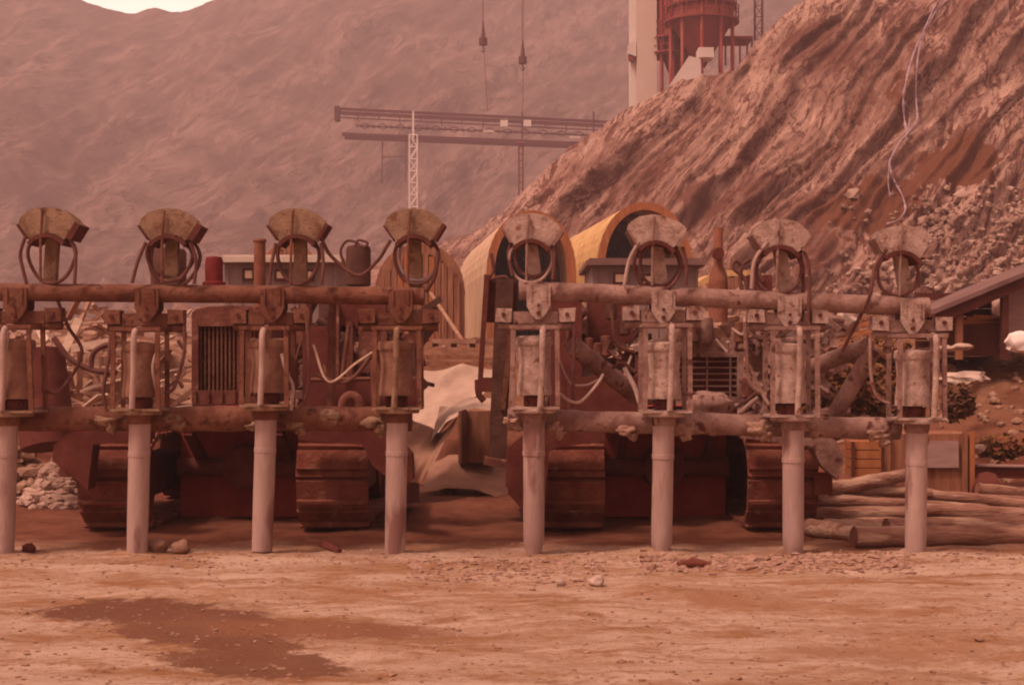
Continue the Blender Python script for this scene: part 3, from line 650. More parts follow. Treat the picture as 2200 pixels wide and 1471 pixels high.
FINAL = []
def vib(u):
    side, label = u['side'], u['label']
    left = side == 'L'
    rig = LM if left else RM; plate = MATS['plate_tan'] if left else MATS['plate_dusty']
    cx, cb, hx, mx_, gx = u['tube'], u['bot'], u['head'], u['mast'], u['hang']
    fp, mt, by, hy, cgx = u['flange'], u['mtop'], u['beam'], u['hy'], u['cage']
    t = thing('concrete_vibrator', (X(cb[0]), Y0, 0), label, 'vibrator', 'concrete vibrators hanging in a row from the pipe frames')
    FINAL.append((t, random.uniform(-.05,.05)))
    Yc = Y0-.02
    # immersion tube
    top = Vector((X(cx), Yc, Z(fp+22))); bt = Vector((X(cb[0]), Yc, Z(cb[1])-.01)); d = bt-top; L = d.length; r = .084
    cuts = [0,.02,.2,.225,.227,.26,.262,.5,.8,.9,1] ; rad = [r*.98,r,r,r,r*1.045,r*1.045,r*1.0,r,r*.985,r*.97,r*.95]
    if u.get('cone'): cuts = [0,.02,.2,.225,.227,.26,.262,.5,.80,.885,.90,1]; rad = [r*.98,r*1.02,r*1.02,r*1.02,r*1.07,r*1.07,r,r,r,r*.98,r*.93,r*.66]
    MB().tube([top+d*c_ for c_ in cuts], rad, 28).build('immersion_tube', MATS['tube_steel'], t)
    MB().lathe([(.092, Z(fp+26)), (.098, Z(fp+18)), (.098, Z(fp+8)), (.12, Z(fp+6))], (X(cx), Yc, 0), 24).build('neck', rig, t)
    # base plate, cage
    c = X(cgx); zf = Z(fp); hw = .178; hd = .15
    mb = MB(); mb.lathe([(.165, zf-.022), (.172, zf-.01), (.172, zf+.004), (.16, zf+.012)], (X((cgx+cx)/2), Yc, 0), 28); mb.box((c, Yc, zf+.018), (2*hw+.03, 2*hd+.03, .018)); mb.build('base_plate', plate, t)
    zt = Z(u['ctop'])
    lean = u.get('lean', 0)
    for sx in (-1, 1):
        for sy in (-1, 1):
            MB().beam((c+sx*hw, Yc+sy*hd, zf+.02), (c+sx*(hw-.005)+lean, Yc+sy*hd, zt), .036, .02, (0,1,0)).build('cage_post', rig, t)
    mb = MB()
    for sy in (-1, 1): mb.box((c+lean, Yc+sy*hd, zt+.002), (2*hw+.04, .03, .03))
    for sx in (-1, 1): mb.box((c+lean+sx*hw, Yc, zt+.001), (.028, 2*hd-.03, .026))
    mb.build('cage_top_bar', rig, t)
    # motor
    z0, z1 = Z(mt), Z(fp-32); mc = (X(cgx+u.get('mdx',0)), Yc, 0); mrad = .126
    MB().lathe([(.02,z0+.005),(.125,z0),(.144,z0-.012),(.149,z0-.06),(.14,z0-.075),(.06,z0-.08)], mc, 30).build('motor_cap', plate if not left else MATS['motor_brown'], t)
    MB().lathe([(.05,z0-.07),(mrad*1.08,z0-.075),(mrad*1.02,z0-.13),(mrad*.97,(z0+z1)/2),(mrad*1.04,z1+.12),(mrad*1.12,z1+.04),(mrad*1.10,z1),(.05,z1-.002)], mc, 40, flute=.02).build('motor_body', MATS['motor_brown'] if left else MATS['plate_dusty'], t)
    mb = MB(); mb.lathe([(.07,z1),(.085,z1-.02),(.08,zf+.03)], mc, 18)
    for k in range(4):
        a = math.pi/4+k*math.pi/2; mb.tube([(mc[0]+.09*math.cos(a)+.018*math.cos(j*.9), Yc+.09*math.sin(a)+.018*math.sin(j*.9), zf+.03+(z1-zf-.04)*j/28) for j in range(29)], .007, 5)
    mb.build('spring_mount', MATS['tractor_dark'], t)
    # supply pipe bending over the cap and down the front
    px_ = c+u.get('pdx', .0); yf = Yc-hd-.035
    pts = bez([(px_+.01, Yc, zt-.02), (px_+.01, Yc-.06, zt+.0), (px_, yf, zt-.045), (px_-.004, yf, (zt+zf)/2), (px_-.018, yf, zf+.03)], 7)
    MB().tube(pts, .024, 12).build('supply_pipe', MATS['hose_pale'] if u.get('palepipe') else plate, t)
    # yoke with rubber buffers
    zy = Z(u['ctop']-5); yb = Y0+.16
    mb = MB(); mb.tube([(c-.30, yb-.02, zy), (c+.31, yb-.02, zy)], .036, 16); mb.build('yoke_shaft', rig, t)
    for sx in (-1, 1):
        f = MB().box((c+sx*.255, yb-.03, zy+.085), (.13, .12, .11), None, .006).build('yoke_bracket', rig if left else plate, t)
        mb = MB(); mb.tube([(c+sx*.255, yb-.105, zy+.09), (c+sx*.255, yb-.088, zy+.09)], .018, 8); mb.build('bolt', MATS['saddle_dark'], f)
    MB().box((c, yb-.03, zy+.065), (.36, .07, .10)).build('yoke_plate', rig, t)
    # hanger shield over the beam
    g = X(gx); zb = Z(by); pl = [(g-.095, zb+.03), (g+.095, zb+.03), (g+.095, zb-.13), (g+.06, zb-.19), (g+.018, zb-.235), (g-.02, zb-.235), (g-.065, zb-.185), (g-.095, zb-.13)]
    MB().prism(pl, Y0+.19, Y0+.21).build('hanger_back_plate', plate if not left else rig, t)
    mb = MB(); mb.prism(pl, Y0+.035, Y0+.055)
    for dx in (-.06, .06): mb.box((g+dx, Y0+.034, zb-.03), (.012, .022, .12))
    h = mb.build('hanger_plate', plate if not left else rig, t)
    mb = MB()
    for dx, dz in ((0,-.185),(.0,-.12)): mb.tube([(g+dx, Y0+.018, zb+dz), (g+dx, Y0+.036, zb+dz)], .018 if dz<-.15 else .012, 8)
    mb.build('bolt', MATS['saddle_dark'], h)
    # mast and hose saddle
    hz = Z(hy); H = X(hx); tilt = u.get('tilt', 0)
    mb = MB(); a, b_ = Vector((X(mx_), Y0+.14, zb+.05)), Vector((H+u.get('mdx2',0), Y0+.14, hz-.03))
    mb.beam(a, b_, .10, .012, (0,1,0)); mb.beam(a+Vector((-.046,.03,0)), b_+Vector((-.046,.03,0)), .012, .06, (0,1,0)); mb.beam(a+Vector((.046,.03,0)), b_+Vector((.046,.03,0)), .012, .06, (0,1,0))
    mb.build('mast', plate, t)
    R3 = Matrix.Rotation(tilt, 3, 'Y')
    def P(x, y, z): v = R3 @ Vector((x, 0, z)); return Vector((H+v.x, Y0+y, hz+v.z))
    outer = u.get('shape') or [(-.232,.0),(-.215,.05),(-.165,.095),(-.09,.122),(0,.13),(.09,.122),(.155,.09),(.208,.045),(.232,.0),(.155,-.108)]
    inner = [(.165*math.cos(R(25))*1.15 if False else .19*math.sin(R(a_)), -.265+.19*math.cos(R(a_))) for a_ in (45,34,22,10,-3,-16,-30,-45)]
    poly = outer+inner+[(-.155,-.108)]
    mb = MB()
    for y0_, y1_ in ((.02,.032), (.20,.212)):
        n = len(poly); vs_ = [P(x, y0_, z) for x, z in poly]+[P(x, y1_, z) for x, z in poly]
        # fan triangulation from top centre keeps the concave plate clean
        import mathutils
        tri = mathutils.geometry.tessellate_polygon([[Vector((x, z, 0)) for x, z in poly]])
        fs = [tuple(a_) for a_ in tri]+[tuple(i+n for i in reversed(a_)) for a_ in tri]+[(k, (k+1) % n, (k+1) % n+n, k+n) for k in range(n)]
        mb.add(vs_, fs)
    sp_ = mb.build('saddle_plate', plate, t)
    def strip(pts2, th, y0_, y1_):
        q = MB()
        for (x0, za), (x1, zb_) in zip(pts2, pts2[1:]):
            dx, dz = x1-x0, zb_-za; l_ = math.hypot(dx, dz); nx, nz_ = -dz/l_*th, dx/l_*th
            c8 = [(x0,za),(x1,zb_),(x1+nx,zb_+nz_),(x0+nx,za+nz_)]
            q.add([P(x, y0_, z) for x, z in c8]+[P(x, y1_, z) for x, z in c8], [(0,1,2,3),(7,6,5,4),(0,4,5,1),(1,5,6,2),(2,6,7,3),(3,7,4,0)])
        return q
    arc = [(.185*math.sin(R(a_)), -.265+.185*math.cos(R(a_))) for a_ in range(54, -55, -9)]
    strip(arc, .032, -.02, .23).build('saddle_trough', MATS['saddle_dark'], t)
    lp = strip([(.234,.01),(.158,-.112)], .028 if not u.get('lip') else .05, -.012, .225)
    lp2 = strip([(-.158,-.112),(-.232,-.005)], .014, .0, .225)
    lp2.build('saddle_lip', MATS['saddle_dark'] if left else MATS['rig_dusty'], t); lp.build('saddle_lip', MATS['saddle_dark'] if left else MATS['rig_dusty'], t)
    # guide rod in front
    rx = H-.03+u.get('rdx', 0)
    MB().tube([(rx+.005, Y0-.005, hz+.11), (rx-.01, Y0-.01, hz-.1), (rx-.015, Y0+.0, zb+.07)], .011, 7).build('guide_rod', rig, t)
    # hoses
    for k, (rx_, rz_, cz, yo, col, ox) in enumerate(u['loops']):
        pts = [P(ox+rx_*math.cos(a_)*(1+.05*math.sin(3*a_+k)), yo+.03*math.sin(a_*2+k), cz+rz_*math.sin(a_)) for a_ in [2*math.pi*i/36 for i in range(36)]]
        MB().tube(pts, .0155 if col == 'hose' else .012, 8, closed=True).build('hose_coil', MATS[col], t)
    for pts in u['hoses']:
        col = 'hose'; rr = .015
        if isinstance(pts[0], str): col = pts[0]; rr = pts[1]; pts = pts[2:]
        MB().tube(bez([(X(p[0]), Y0+(p[2] if len(p) > 2 else .02), Z(p[1])) for p in pts], 9), rr, 8).build('hose', MATS[col], t)
    return t
GL = 'tan-rusty vibrator on the left machine, '
units = [
 dict(side='L', label='leftmost vibrator of the left machine, its tube cut by the picture edge', tube=18, bot=(10,1182), cage=38, head=100, mast=92, hang=28, flange=888, mtop=728, ctop=703, beam=626, hy=480, lean=-.02, pdx=-.03, palepipe=1,
      loops=[(.19,.20,-.27,.10,'hose',.01)], hoses=[[(55,508,.0),(42,545),(48,580),(56,610)],[(150,515),(162,545),(160,610)],['hose_pale',.011,(10,880,-.18),(15,830,-.2),(30,770,-.19),(38,715,-.17)],[(95,640,.3),(120,700,.3),(150,760,.3),(110,840,.2),(80,835,.1)]]),
 dict(side='L', label='second vibrator from the left, hanging left of the dark radiator grille', tube=302, bot=(296,1187), cage=303, head=360, mast=358, hang=312, flange=884, mtop=735, ctop=708, beam=627, hy=482, pdx=.0, palepipe=1,
      loops=[(.18,.19,-.26,.08,'hose',.0),(.205,.23,-.27,.13,'hose',.01),(.17,.17,-.24,.17,'hose',-.02)], hoses=[[(312,520),(295,560),(282,608)],[(408,520),(420,560),(416,610)],['hose_pale',.013,(347,745,-.1),(338,790,-.14),(346,850,-.1)],[(390,690,.1),(392,760,.05),(375,830,0),(358,845,-.05)],[(230,720,.1),(228,780,.05),(218,840,.05),(225,885,.05)]]),
 dict(side='L', label='third vibrator from the left, hanging beside the radiator grille with a pale front pipe', tube=573, bot=(564,1179), cage=576, head=637, mast=640, hang=583, flange=875, mtop=727, ctop=706, beam=628, hy=482, pdx=-.005, palepipe=1, 
      loops=[(.165,.20,-.27,.10,'hose',.0)], hoses=[[(592,522),(582,570),(578,612)],[(690,522),(694,570),(690,612)],[(688,510,.05),(710,550,.08),(765,590,.1),(808,560,.08),(838,515,.05)],['hose_pale',.014,(610,760,-.1),(622,800,-.13),(635,830,-.12),(630,880,-.1)],[(658,690,.05),(664,780,0),(660,850,-.02),(640,880,-.02)],['plank_pale',.010,(665,740,.2),(700,820,.15),(760,780,.15),(800,755,.1)]]),
 dict(side='L', label='rightmost vibrator of the left machine, at the capped end of the top beam', tube=854, bot=(849,1189), cage=856, head=888, mast=890, hang=860, flange=881, mtop=733, ctop=706, beam=630, hy=482, pdx=.0, mdx=-4,
      loops=[(.175,.2,-.27,.10,'hose',.02),(.16,.18,-.26,.15,'blue_grey',.03)], hoses=[[(940,540),(935,590),(915,625,.1)],[(668,805,.2),(740,820,.15),(800,760,.1),(812,752,.05)],[(806,730,.05),(800,800,0),(802,850,0),(815,885,0)]]),
 dict(side='R', label='leftmost vibrator of the right machine, speckled head before the first arched shelter', tube=1147, bot=(1147,1191), cage=1150, head=1143, mast=1152, hang=1157, flange=880, mtop=722, ctop=704, beam=622, hy=492, pdx=.06, cone=1, mdx=-2, mdx2=-.02, tilt=.05,
      loops=[(.17,.17,-.25,.10,'hose_pale',.0),(.15,.15,-.22,.15,'hose',.02)], hoses=[[(1192,520),(1190,560),(1188,600)],[(1100,590,.1),(1092,545,.1),(1098,520,.08)],[(1235,690,.1),(1232,780,.1),(1232,880,.12)],['hose_pale',.013,(1202,845,.1),(1225,862,.1),(1250,862,.12),(1285,825,.2),(1298,805,.3)],['hose_pale',.009,(1200,770,.1),(1225,822,.2),(1260,828,.3),(1290,815,.3)]]),
 dict(side='R', label='second vibrator of the right machine, pale fan head before the dark shelter mouth', tube=1425, bot=(1420,1195), cage=1428, head=1413, mast=1428, hang=1427, flange=888, mtop=735, ctop=700, beam=632, hy=495, pdx=.03, cone=1, mdx=-2, mdx2=.0, tilt=.06,
      shape=[(-.225,.0),(-.215,.06),(-.15,.105),(-.06,.125),(.03,.125),(.12,.10),(.19,.07),(.232,.03),(.225,-.03),(.18,-.05),(.155,-.108)],
      loops=[(.19,.20,-.27,.10,'hose',.03),(.16,.17,-.26,.15,'hose',.05)], hoses=[['hose_pale',.015,(1372,520),(1352,560),(1342,612)],[(1468,530),(1476,570),(1474,612)],[(1330,790,.5),(1350,780,.4),(1375,800,.3)],['hose_pale',.02,(1350,790,.3),(1370,830,.25),(1382,870,.2)]]),
 dict(side='R', label='third vibrator of the right machine, white scalloped head against the rock slope', tube=1703, bot=(1703,1199), cage=1698, head=1681, mast=1700, hang=1699, flange=897, mtop=738, ctop=706, beam=643, hy=505, pdx=.03, cone=1, mdx=-4, mdx2=.0, tilt=.05, 
      loops=[(.19,.19,-.27,.10,'hose',.0)], hoses=[['hose_pale',.015,(1650,520),(1622,560),(1615,620)],[(1655,528,.12),(1632,570,.12),(1625,625,.12)],[(1725,530),(1740,580),(1740,690,.05)],[(1722,525,.12),(1733,580,.12),(1730,690,.1)],['rig_dusty',.018,(1605,690,.1),(1612,800,.1),(1622,830,.1),(1650,850,.1)],['rig_dusty',.014,(1612,780,.1),(1640,840,.1),(1655,870,.05)]]),
 dict(side='R', label='rightmost vibrator of the right machine, tube standing in front of the log pile', tube=1968, bot=(1965,1207), cage=1967, head=1945, mast=1962, hang=1964, flange=903, mtop=752, ctop=722, beam=655, hy=517, pdx=.10, cone=0, mdx=-8, mdx2=-.01, tilt=.12,
      shape=[(-.225,.03),(-.17,.08),(-.08,.11),(.02,.125),(.08,.12),(.11,.13),(.14,.10),(.16,.10),(.19,.06),(.185,-.02),(.155,-.108)],
      loops=[(.165,.17,-.26,.10,'hose',.0)], hoses=[[(1905,535),(1880,575),(1868,640),(1850,700,.2),(1826,755,.25)],['rig_dusty',.014,(1880,720,.15),(1878,800,.1),(1890,850,.1),(1915,868,.05)]]),
]
units[0]['lip'] = 1; units[1]['lip'] = 1
for u in units: vib(u)
for t_, a_ in FINAL: t_.rotation_euler.z = a_
# ================================================================== CRAWLER TRACTORS
def tractor(label, cxp, Yt, gl, gr, gtop, gbot, gm, tl, tr, slotted, Z0=0.02):
    """cxp: centre pixel at Yt"""
    cx = X(cxp, Yt); t = thing('crawler_tractor', (cx, Yt+1.3, 0), label, 'tractor', 'crawler tractors behind the vibrator frames')
    for (a, b_) in (tl, tr):
        xa, xb = X(a, Yt), X(b_, Yt); r = .40; Lx = 2.3; zc = Z0+.43; xm = (xa+xb)/2
        path = []
        def tp(s):
            per = [(Lx, 's'), (math.pi*r, 'a'), (Lx, 's2'), (math.pi*r, 'b')]; tot = 2*Lx+2*math.pi*r; s = s % tot
            if s < Lx: return (Yt+.35+s, zc+r, 0)
            s -= Lx
            if s < math.pi*r: a_ = s/r; return (Yt+.35+Lx+r*math.sin(a_), zc+r*math.cos(a_), a_)
            s -= math.pi*r
            if s < Lx: return (Yt+.35+Lx-s, zc-r, math.pi)
            s -= Lx; a_ = s/r; return (Yt+.35-r*math.sin(a_), zc-r*math.cos(a_), math.pi+a_)
        n = 26; tot = 2*Lx+2*math.pi*r; tk = thing_part = None
        rows_ = []
        for i in range(81):
            y, z, an = tp(tot*i/80); rows_.append([(xa+.06, y, z), (xb-.06, y, z)])
        tb = MB().grid(rows_).build('track_belt', MATS['tractor_dark'], t)
        for i in range(n):
            y, z, an = tp(tot*(i+.35)/n); Rm = Matrix.Rotation(-an, 3, 'X')
            mb = MB(); mb.box((xm, y, z), (xb-xa, tot/n*.93, .045), Rm, .004); q = Rm @ Vector((0, -.06, .045)); mb.box((xm+q.x, y+q.y, z+q.z), (xb-xa-.01, .03, .05), Rm)
            mb.build('track_shoe', MATS['track_mud'], tb)
        f = MB().box((xm, Yt+.35+Lx/2, zc), ((xb-xa)*.5, Lx, .36)).build('track_frame', MATS['tractor_dark'], t)
        for yy in (Yt+.35, Yt+.35+Lx): MB().lathe([(.1,-(xb-xa)*.3),(.36,-(xb-xa)*.3),(.36,(xb-xa)*.3),(.1,(xb-xa)*.3)], (xm, yy, zc), 24, axis='x').build('drive_wheel', MATS['tractor_dark'], t)
    # belly and chassis
    xl, xr = X(tl[1], Yt)+.02, X(tr[0], Yt)-.02
    MB().box(((xl+xr)/2, Yt+1.95, Z0+.53), (xr-xl, 1.7, 1.04), None, .01).build('belly_guard', MATS['belly_shade_red'], t)
    MB().tube([(xl, Yt+1.0, Z0+.5), (xr, Yt+1.0, Z0+.5)], .09, 14).build('axle', MATS['tractor_dark'], t)
    MB().lathe([(.05,-.12),(.20,-.1),(.22,.1),(.05,.14)], ((xl+xr)/2, Yt+1.0, Z0+.5), 20, axis='y').build('axle_housing', MATS['tractor_dark'], t)
    for q_ in (-.42,.42): MB().beam(((xl+xr)/2+q_, Yt+.45, Z0+.88), ((xl+xr)/2+q_, Yt+1.5, Z0+.35), .08, .1).build('chassis_rail', MATS['tractor_dark'], t)
    MB().box(((xl+xr)/2, Yt+1.05, Z0+1.0), (xr-xl, .9, .14)).build('sump_guard', MATS['tractor_dark'], t)
    MB().box(((xl+xr)/2, Yt+.50, Z0+.98), (xr-xl, .16, .20)).build('front_crossmember', MATS['tractor_dark'], t)
    # radiator housing + grille
    ga, gb = X(gl, Yt), X(gr, Yt); zt, zb = Z(gtop, Yt), Z(gbot, Yt); gc = (ga+gb)/2; gw = gb-ga
    mb = MB()
    for sx in (-1, 1): mb.box((gc+sx*(gw/2-.03), Yt+.42, (zt+zb)/2), (.06, .12, zt-zb))
    mb.box((gc, Yt+.42, zt-.03), (gw-.125, .12, .06)); mb.box((gc, Yt+.42, zb+.03), (gw-.125, .12, .06)); mb.build('radiator_frame', gm, t)
    MB().box((gc, Yt+.50, (zt+zb)/2), (gw-.04, .05, zt-zb-.04)).build('radiator_core', MATS['tractor_dark'], t)
    mb = MB()
    if slotted:
        nb = 17
        for k in range(nb): mb.box((ga+.075+(gw-.15)*k/(nb-1), Yt+.42, (zt+zb)/2), (.016, .03, zt-zb-.13))
        for k in range(7): mb.box((gc, Yt+.445, zb+.12+(zt-zb-.24)*k/6), (gw-.14, .012, .014))
    else:
        for k in range(6): mb.box((gc, Yt+.40, zb+.1+(zt-zb-.2)*k/5), (gw-.1, .02, .016))
        for k in range(4): mb.box((ga+.12+(gw-.24)*k/3, Yt+.38, (zt+zb)/2), (.016, .02, zt-zb-.12))
    mb.build('grille', MATS['rig_rust'] if slotted else RM, t)
    # hood
    prof = [(-gw/2,0),(-gw/2,.10),(-gw/2+.05,.16),(-gw/2+.16,.20),(0,.215),(gw/2-.16,.20),(gw/2-.05,.16),(gw/2,.10),(gw/2,0)]
    mb = MB(); mb.prism([(gc+x, zt+z*.6+.002) for x, z in prof], Yt+.36, Yt+2.0); mb.build('hood', gm, t)
    mb = MB(); mb.box((gc, Yt+1.3, (zt+zb)/2), (gw-.06, 1.5, zt-zb)); mb.build('engine_block', MATS['tractor_dark'], t)
    return t, cx, zt, gc
TL, cxl, ztl, gcl = tractor('dark rusty crawler tractor with slotted radiator grille carrying the left frame', 485, 12.6, 392, 574, 684, 868, MATS['tractor_body'], (172,322), (638,792), True)
TR, cxr, ztr, gcr = tractor('dusty crawler tractor with rounded hood and bar grille carrying the right frame', 1450, 12.6, 1400, 1612, 752, 868, MATS['rig_dusty'], (1150,1298), (1605,1755), False)
def P_(px, py, Y): return W(px, py, Y)
# parts of the left tractor
MB().lathe([(.02,.22),(.075,.21),(.085,.17),(.085,-.02),(.11,-.03),(.11,-.10)], P_(460,600,13.4), 20).build('air_cleaner', MATS['red_metal'], TL)
MB().lathe([(.06,.42),(.065,.40),(.055,.39),(.055,-.45)], P_(558,610,13.2), 18).build('exhaust_stack', MATS['rust_pipe'], TL)
def canister(parent, px, top, bot, Y, r, m, cap=True):
    o = W(px, 0, Y); zt, zb = Z(top, Y), Z(bot, Y)
    MB().lathe([(r*.5,zt+.03),(r*.9,zt+.02),(r,zt-.01),(r,zb),(r*.9,zb-.01)], (o.x, Y, 0), 22).build('oil_tank', MATS[m], parent)
canister(TL, 770, 534, 612, 13.0, .115, 'dark_brown')
MB().tube(bez([W(770,534,13), W(768,522,13), W(745,518,13), W(732,540,13), W(742,575,13), W(748,610,13)], 8), .013, 7).build('hydraulic_hose', MATS['hose'], TL)
MB().tube(bez([W(762,530,12.9), W(770,516,12.9), W(790,522,12.9), W(782,532,12.9)], 6), .012, 7).build('hydraulic_hose', MATS['hose'], TL)
canister(TL, 362, 540, 640, 13.2, .165, 'dark_brown')
for (px, a, b_, w_, m) in ((720,655,815,.085,'tractor_body'),(752,690,815,.06,'tractor_body'),(685,700,880,.30,'tractor_dark'),(800,690,800,.26,'tractor_body'),(770,640,700,.5,'tractor_dark')):
    MB().box((X(px,12.9), 12.9+.06*(w_>.2), (Z(a,12.9)+Z(b_,12.9))/2), (w_, .12, Z(a,12.9)-Z(b_,12.9))).build('hydraulic_unit' if w_>.2 else 'cylinder_guard', MATS[m], TL)
MB().tube([W(750,700,12.7), W(735,812,12.7)], .022, 8).build('control_rod', MATS['rig_rust'], TL)
MB().box(W(780,845,12.9), (1.0,.3,.28)).build('pump_housing', MATS['tractor_dark'], TL)
MB().tube([W(668,816,12.65), W(880,812,12.65)], .02, 8).build('cross_pipe', MATS['rig_rust'], TL)
MB().tube(bez([W(735,882,12.4), W(740,860,12.4), W(755,850,12.4), W(770,860,12.4), W(776,882,12.4)], 6), .045, 10).build('lifting_eye', MATS['tractor_body'], TL)
mb = MB(); mb.box(W(462,853,12.5), (.40,.05,.12)); 
for k in range(4): mb.box(W(420+k*28,853,12.47), (.02,.03,.11))
mb.build('front_bumper', MATS['tractor_body'], TL)
# right tractor
MB().lathe([(.04,.45),(.045,.44),(.045,.10),(.085,.0),(.095,-.12),(.09,-.45)], W(1543,590,13.4), 18).build('exhaust_stack', MATS['rust_pipe'], TR)
MB().lathe([(.055,-.035),(.055,.035)], W(1543,545,13.3), 16, axis='y').build('exhaust_mouth', MATS['tractor_dark'], TR)
MB().box(W(1630,610,13.3), (.22,.2,.16)).build('valve_block', MATS['tractor_dark'], TR)
for pts in ([(1608,640),(1600,600),(1575,575),(1582,560),(1600,575)],[(1598,640),(1590,600),(1596,570),(1612,556)],[(1640,605),(1625,580),(1615,600),(1618,640)]):
    MB().tube(bez([W(a,b_,13.2) for a,b_ in pts], 7), .02, 7).build('hydraulic_hose', MATS['hose'], TR)
mb = MB(); mb.blob(W(1525,870,12.5), .2, 3, .3, (1.1,.5,.6), 4); mb.build('front_bumper', MATS['rig_dusty'], TR)
MB().box(W(1310,680,13.2), (.42,.25,.5)).build('operator_console', MATS['tractor_dark'], TR)
MB().box(W(1215,760,13), (.28,.4,1.1)).build('side_tank', MATS['tractor_dark'], TR)
for px,py in ((1505,690),(1460,700)): MB().lathe([(.03,.05),(.11,.03),(.13,-.12),(.10,-.2)], W(px,py,12.9), 18).build('filter_bowl', MATS['rig_dusty'], TR)
MB().box(W(1300,850,12.9), (.7,.5,.35)).build('pump_housing', MATS['tractor_dark'], TR)
# push arms curving out round the tracks
for T_, pl_, m in ((TL,[(112,990),(116,955),(150,928),(320,905),(320,945),(200,955),(188,1052),(150,1018)],'tractor_dark'),
                (TL,[(640,905),(830,915),(885,975),(888,1030),(862,1050),(800,1000),(778,955),(640,945)],'tractor_dark'),
                (TR,[(1086,1010),(1092,960),(1135,925),(1300,918),(1300,945),(1180,965),(1168,1115),(1130,1105),(1092,1060)],'tractor_dark'),
                (TR,[(1600,905),(1740,915),(1795,945),(1815,985),(1800,1030),(1765,1000),(1745,962),(1600,940)],'rig_dusty')):
    Yp = 12.25; MB().prism([(X(x_,Yp), Z(z_,Yp)) for x_, z_ in pl_], Yp, Yp+.22).build('push_arm', MATS[m], T_)
    x_, z_ = pl_[0] if pl_[0][0] < 1500 and pl_[0][0] not in (640,) else pl_[4]
    MB().beam((X(x_+ (20 if x_ < 1200 and x_ not in (862,) else -20),Yp), Yp+.2, Z(z_,Yp)-.05), (X(x_+ (20 if x_ < 1200 and x_ != 862 else -20),Yp), Yp+2.4, Z(z_,Yp)-.25), .16, .2).build('push_rail', MATS['tractor_dark'], T_)
rq = random.Random(77)
for T_, xs, ys_, Yc_, n_ in ((TL,(665,880),(655,860),13.0,20),(TL,(575,660),(660,860),13.0,5),(TR,(1205,1390),(650,860),12.9,22),(TR,(1600,1640),(640,850),12.9,5),(TR,(1480,1600),(680,740),12.75,5)):
    for k in range(n_):
        a = [rq.uniform(*xs), rq.uniform(*ys_)]; b_ = [min(xs[1],max(xs[0],a[0]+rq.gauss(0,70))), min(ys_[1],max(ys_[0],a[1]+rq.gauss(0,70)))]
        q = rq.random()
        if q < .45: MB().tube(bez([W(a[0],a[1],Yc_-.1*rq.random()), W((a[0]+b_[0])/2+rq.gauss(0,15),(a[1]+b_[1])/2+25,Yc_-.15*rq.random()), W(b_[0],b_[1],Yc_)], 7), rq.uniform(.009,.018), 7).build('hydraulic_hose', MATS[rq.choice(['hose','hose','rig_rust','hose_pale'])], T_)
        elif q < .75: MB().box(W(a[0],a[1],Yc_+.1), (rq.uniform(.08,.25), .12, rq.uniform(.06,.28)), None, .01).build('machine_housing', MATS[rq.choice(['tractor_body','dark_brown','rig_dusty'])], T_)
        else: MB().lathe([(.02,.1),(.05,.09),(.055,-.08),(.03,-.1)], W(a[0],a[1],Yc_-.02), 14).build('filter_canister', MATS[rq.choice(['tractor_body','rig_rust','dark_brown'])], T_)
for xs, ys_, Yc_, n_, lab in (((640,905),(665,880),15.6,150,'jumble of dark scrap iron behind the right side of the left tractor'),((1180,1400),(665,880),15.8,130,'jumble of dark scrap iron behind the sloping brace pipe'),((1590,1790),(680,900),15.6,120,'jumble of dusty scrap iron right of the bar grille')):
    mb = MB()
    for i in range(n_):
        c = W(rq.uniform(*xs), rq.uniform(*ys_), Yc_+rq.uniform(-.3,.5)); L = rq.uniform(.15,.6); a = Vector((rq.uniform(-1,1), rq.uniform(-.4,.4), rq.uniform(-.8,.8))).normalized()*L/2
        if i % 3: mb.beam(c-a, c+a, rq.uniform(.03,.12), rq.uniform(.02,.09))
        else: mb.tube([c-a, c+a], rq.uniform(.02,.06), 9)
    tag(mb.build('scrap_metal', MATS['dark_brown' if xs[0] < 1500 else 'rig_dusty'], ang=30), lab, 'scrap metal', kind='stuff')
# dark mast structure between the machines
t = thing('steel_mast', W(1065,1000,13.6), 'dark leaning steel mast with a hook bracket between the two machines', 'mast')
Ym = 13.6
MB().beam(W(1046,590,Ym), W(1030,850,Ym), .05, .06, (0,1,0)).build('upright', MATS['tractor_dark'], t)
MB().beam(W(1085,600,Ym), W(1068,1000,Ym), .17, .16, (0,1,0)).build('upright', MATS['dark_brown'], t)
MB().box(W(1076,645,Ym)+Vector((0,.1,0)), (.30,.10,.42)).build('gusset', MATS['tractor_dark'], t)
MB().box(W(1055,826,Ym), (.17,.10,.14)).build('bracket', MATS['tractor_dark'], t)
MB().tube(bez([W(1026,815,Ym), W(1028,845,Ym), W(1040,862,Ym)], 6), .03, 8).build('hook', MATS['tractor_dark'], t)
MB().beam(W(1097,720,Ym-.1), W(1080,880,Ym-.1), .05, .05, (0,1,0)).build('hydraulic_ram', MATS['rig_rust'], t)
MB().tube(bez([W(1055,545,Ym), W(1060,580,Ym), W(1050,600,Ym), W(1085,595,Ym), W(1095,620,Ym)], 6), .018, 7).build('hose', MATS['hose'], t)
MB().beam(W(1040,988,Ym-.1), W(1120,1000,Ym-.1), .25, .07).build('foot_plate', MATS['tractor_body'], t)

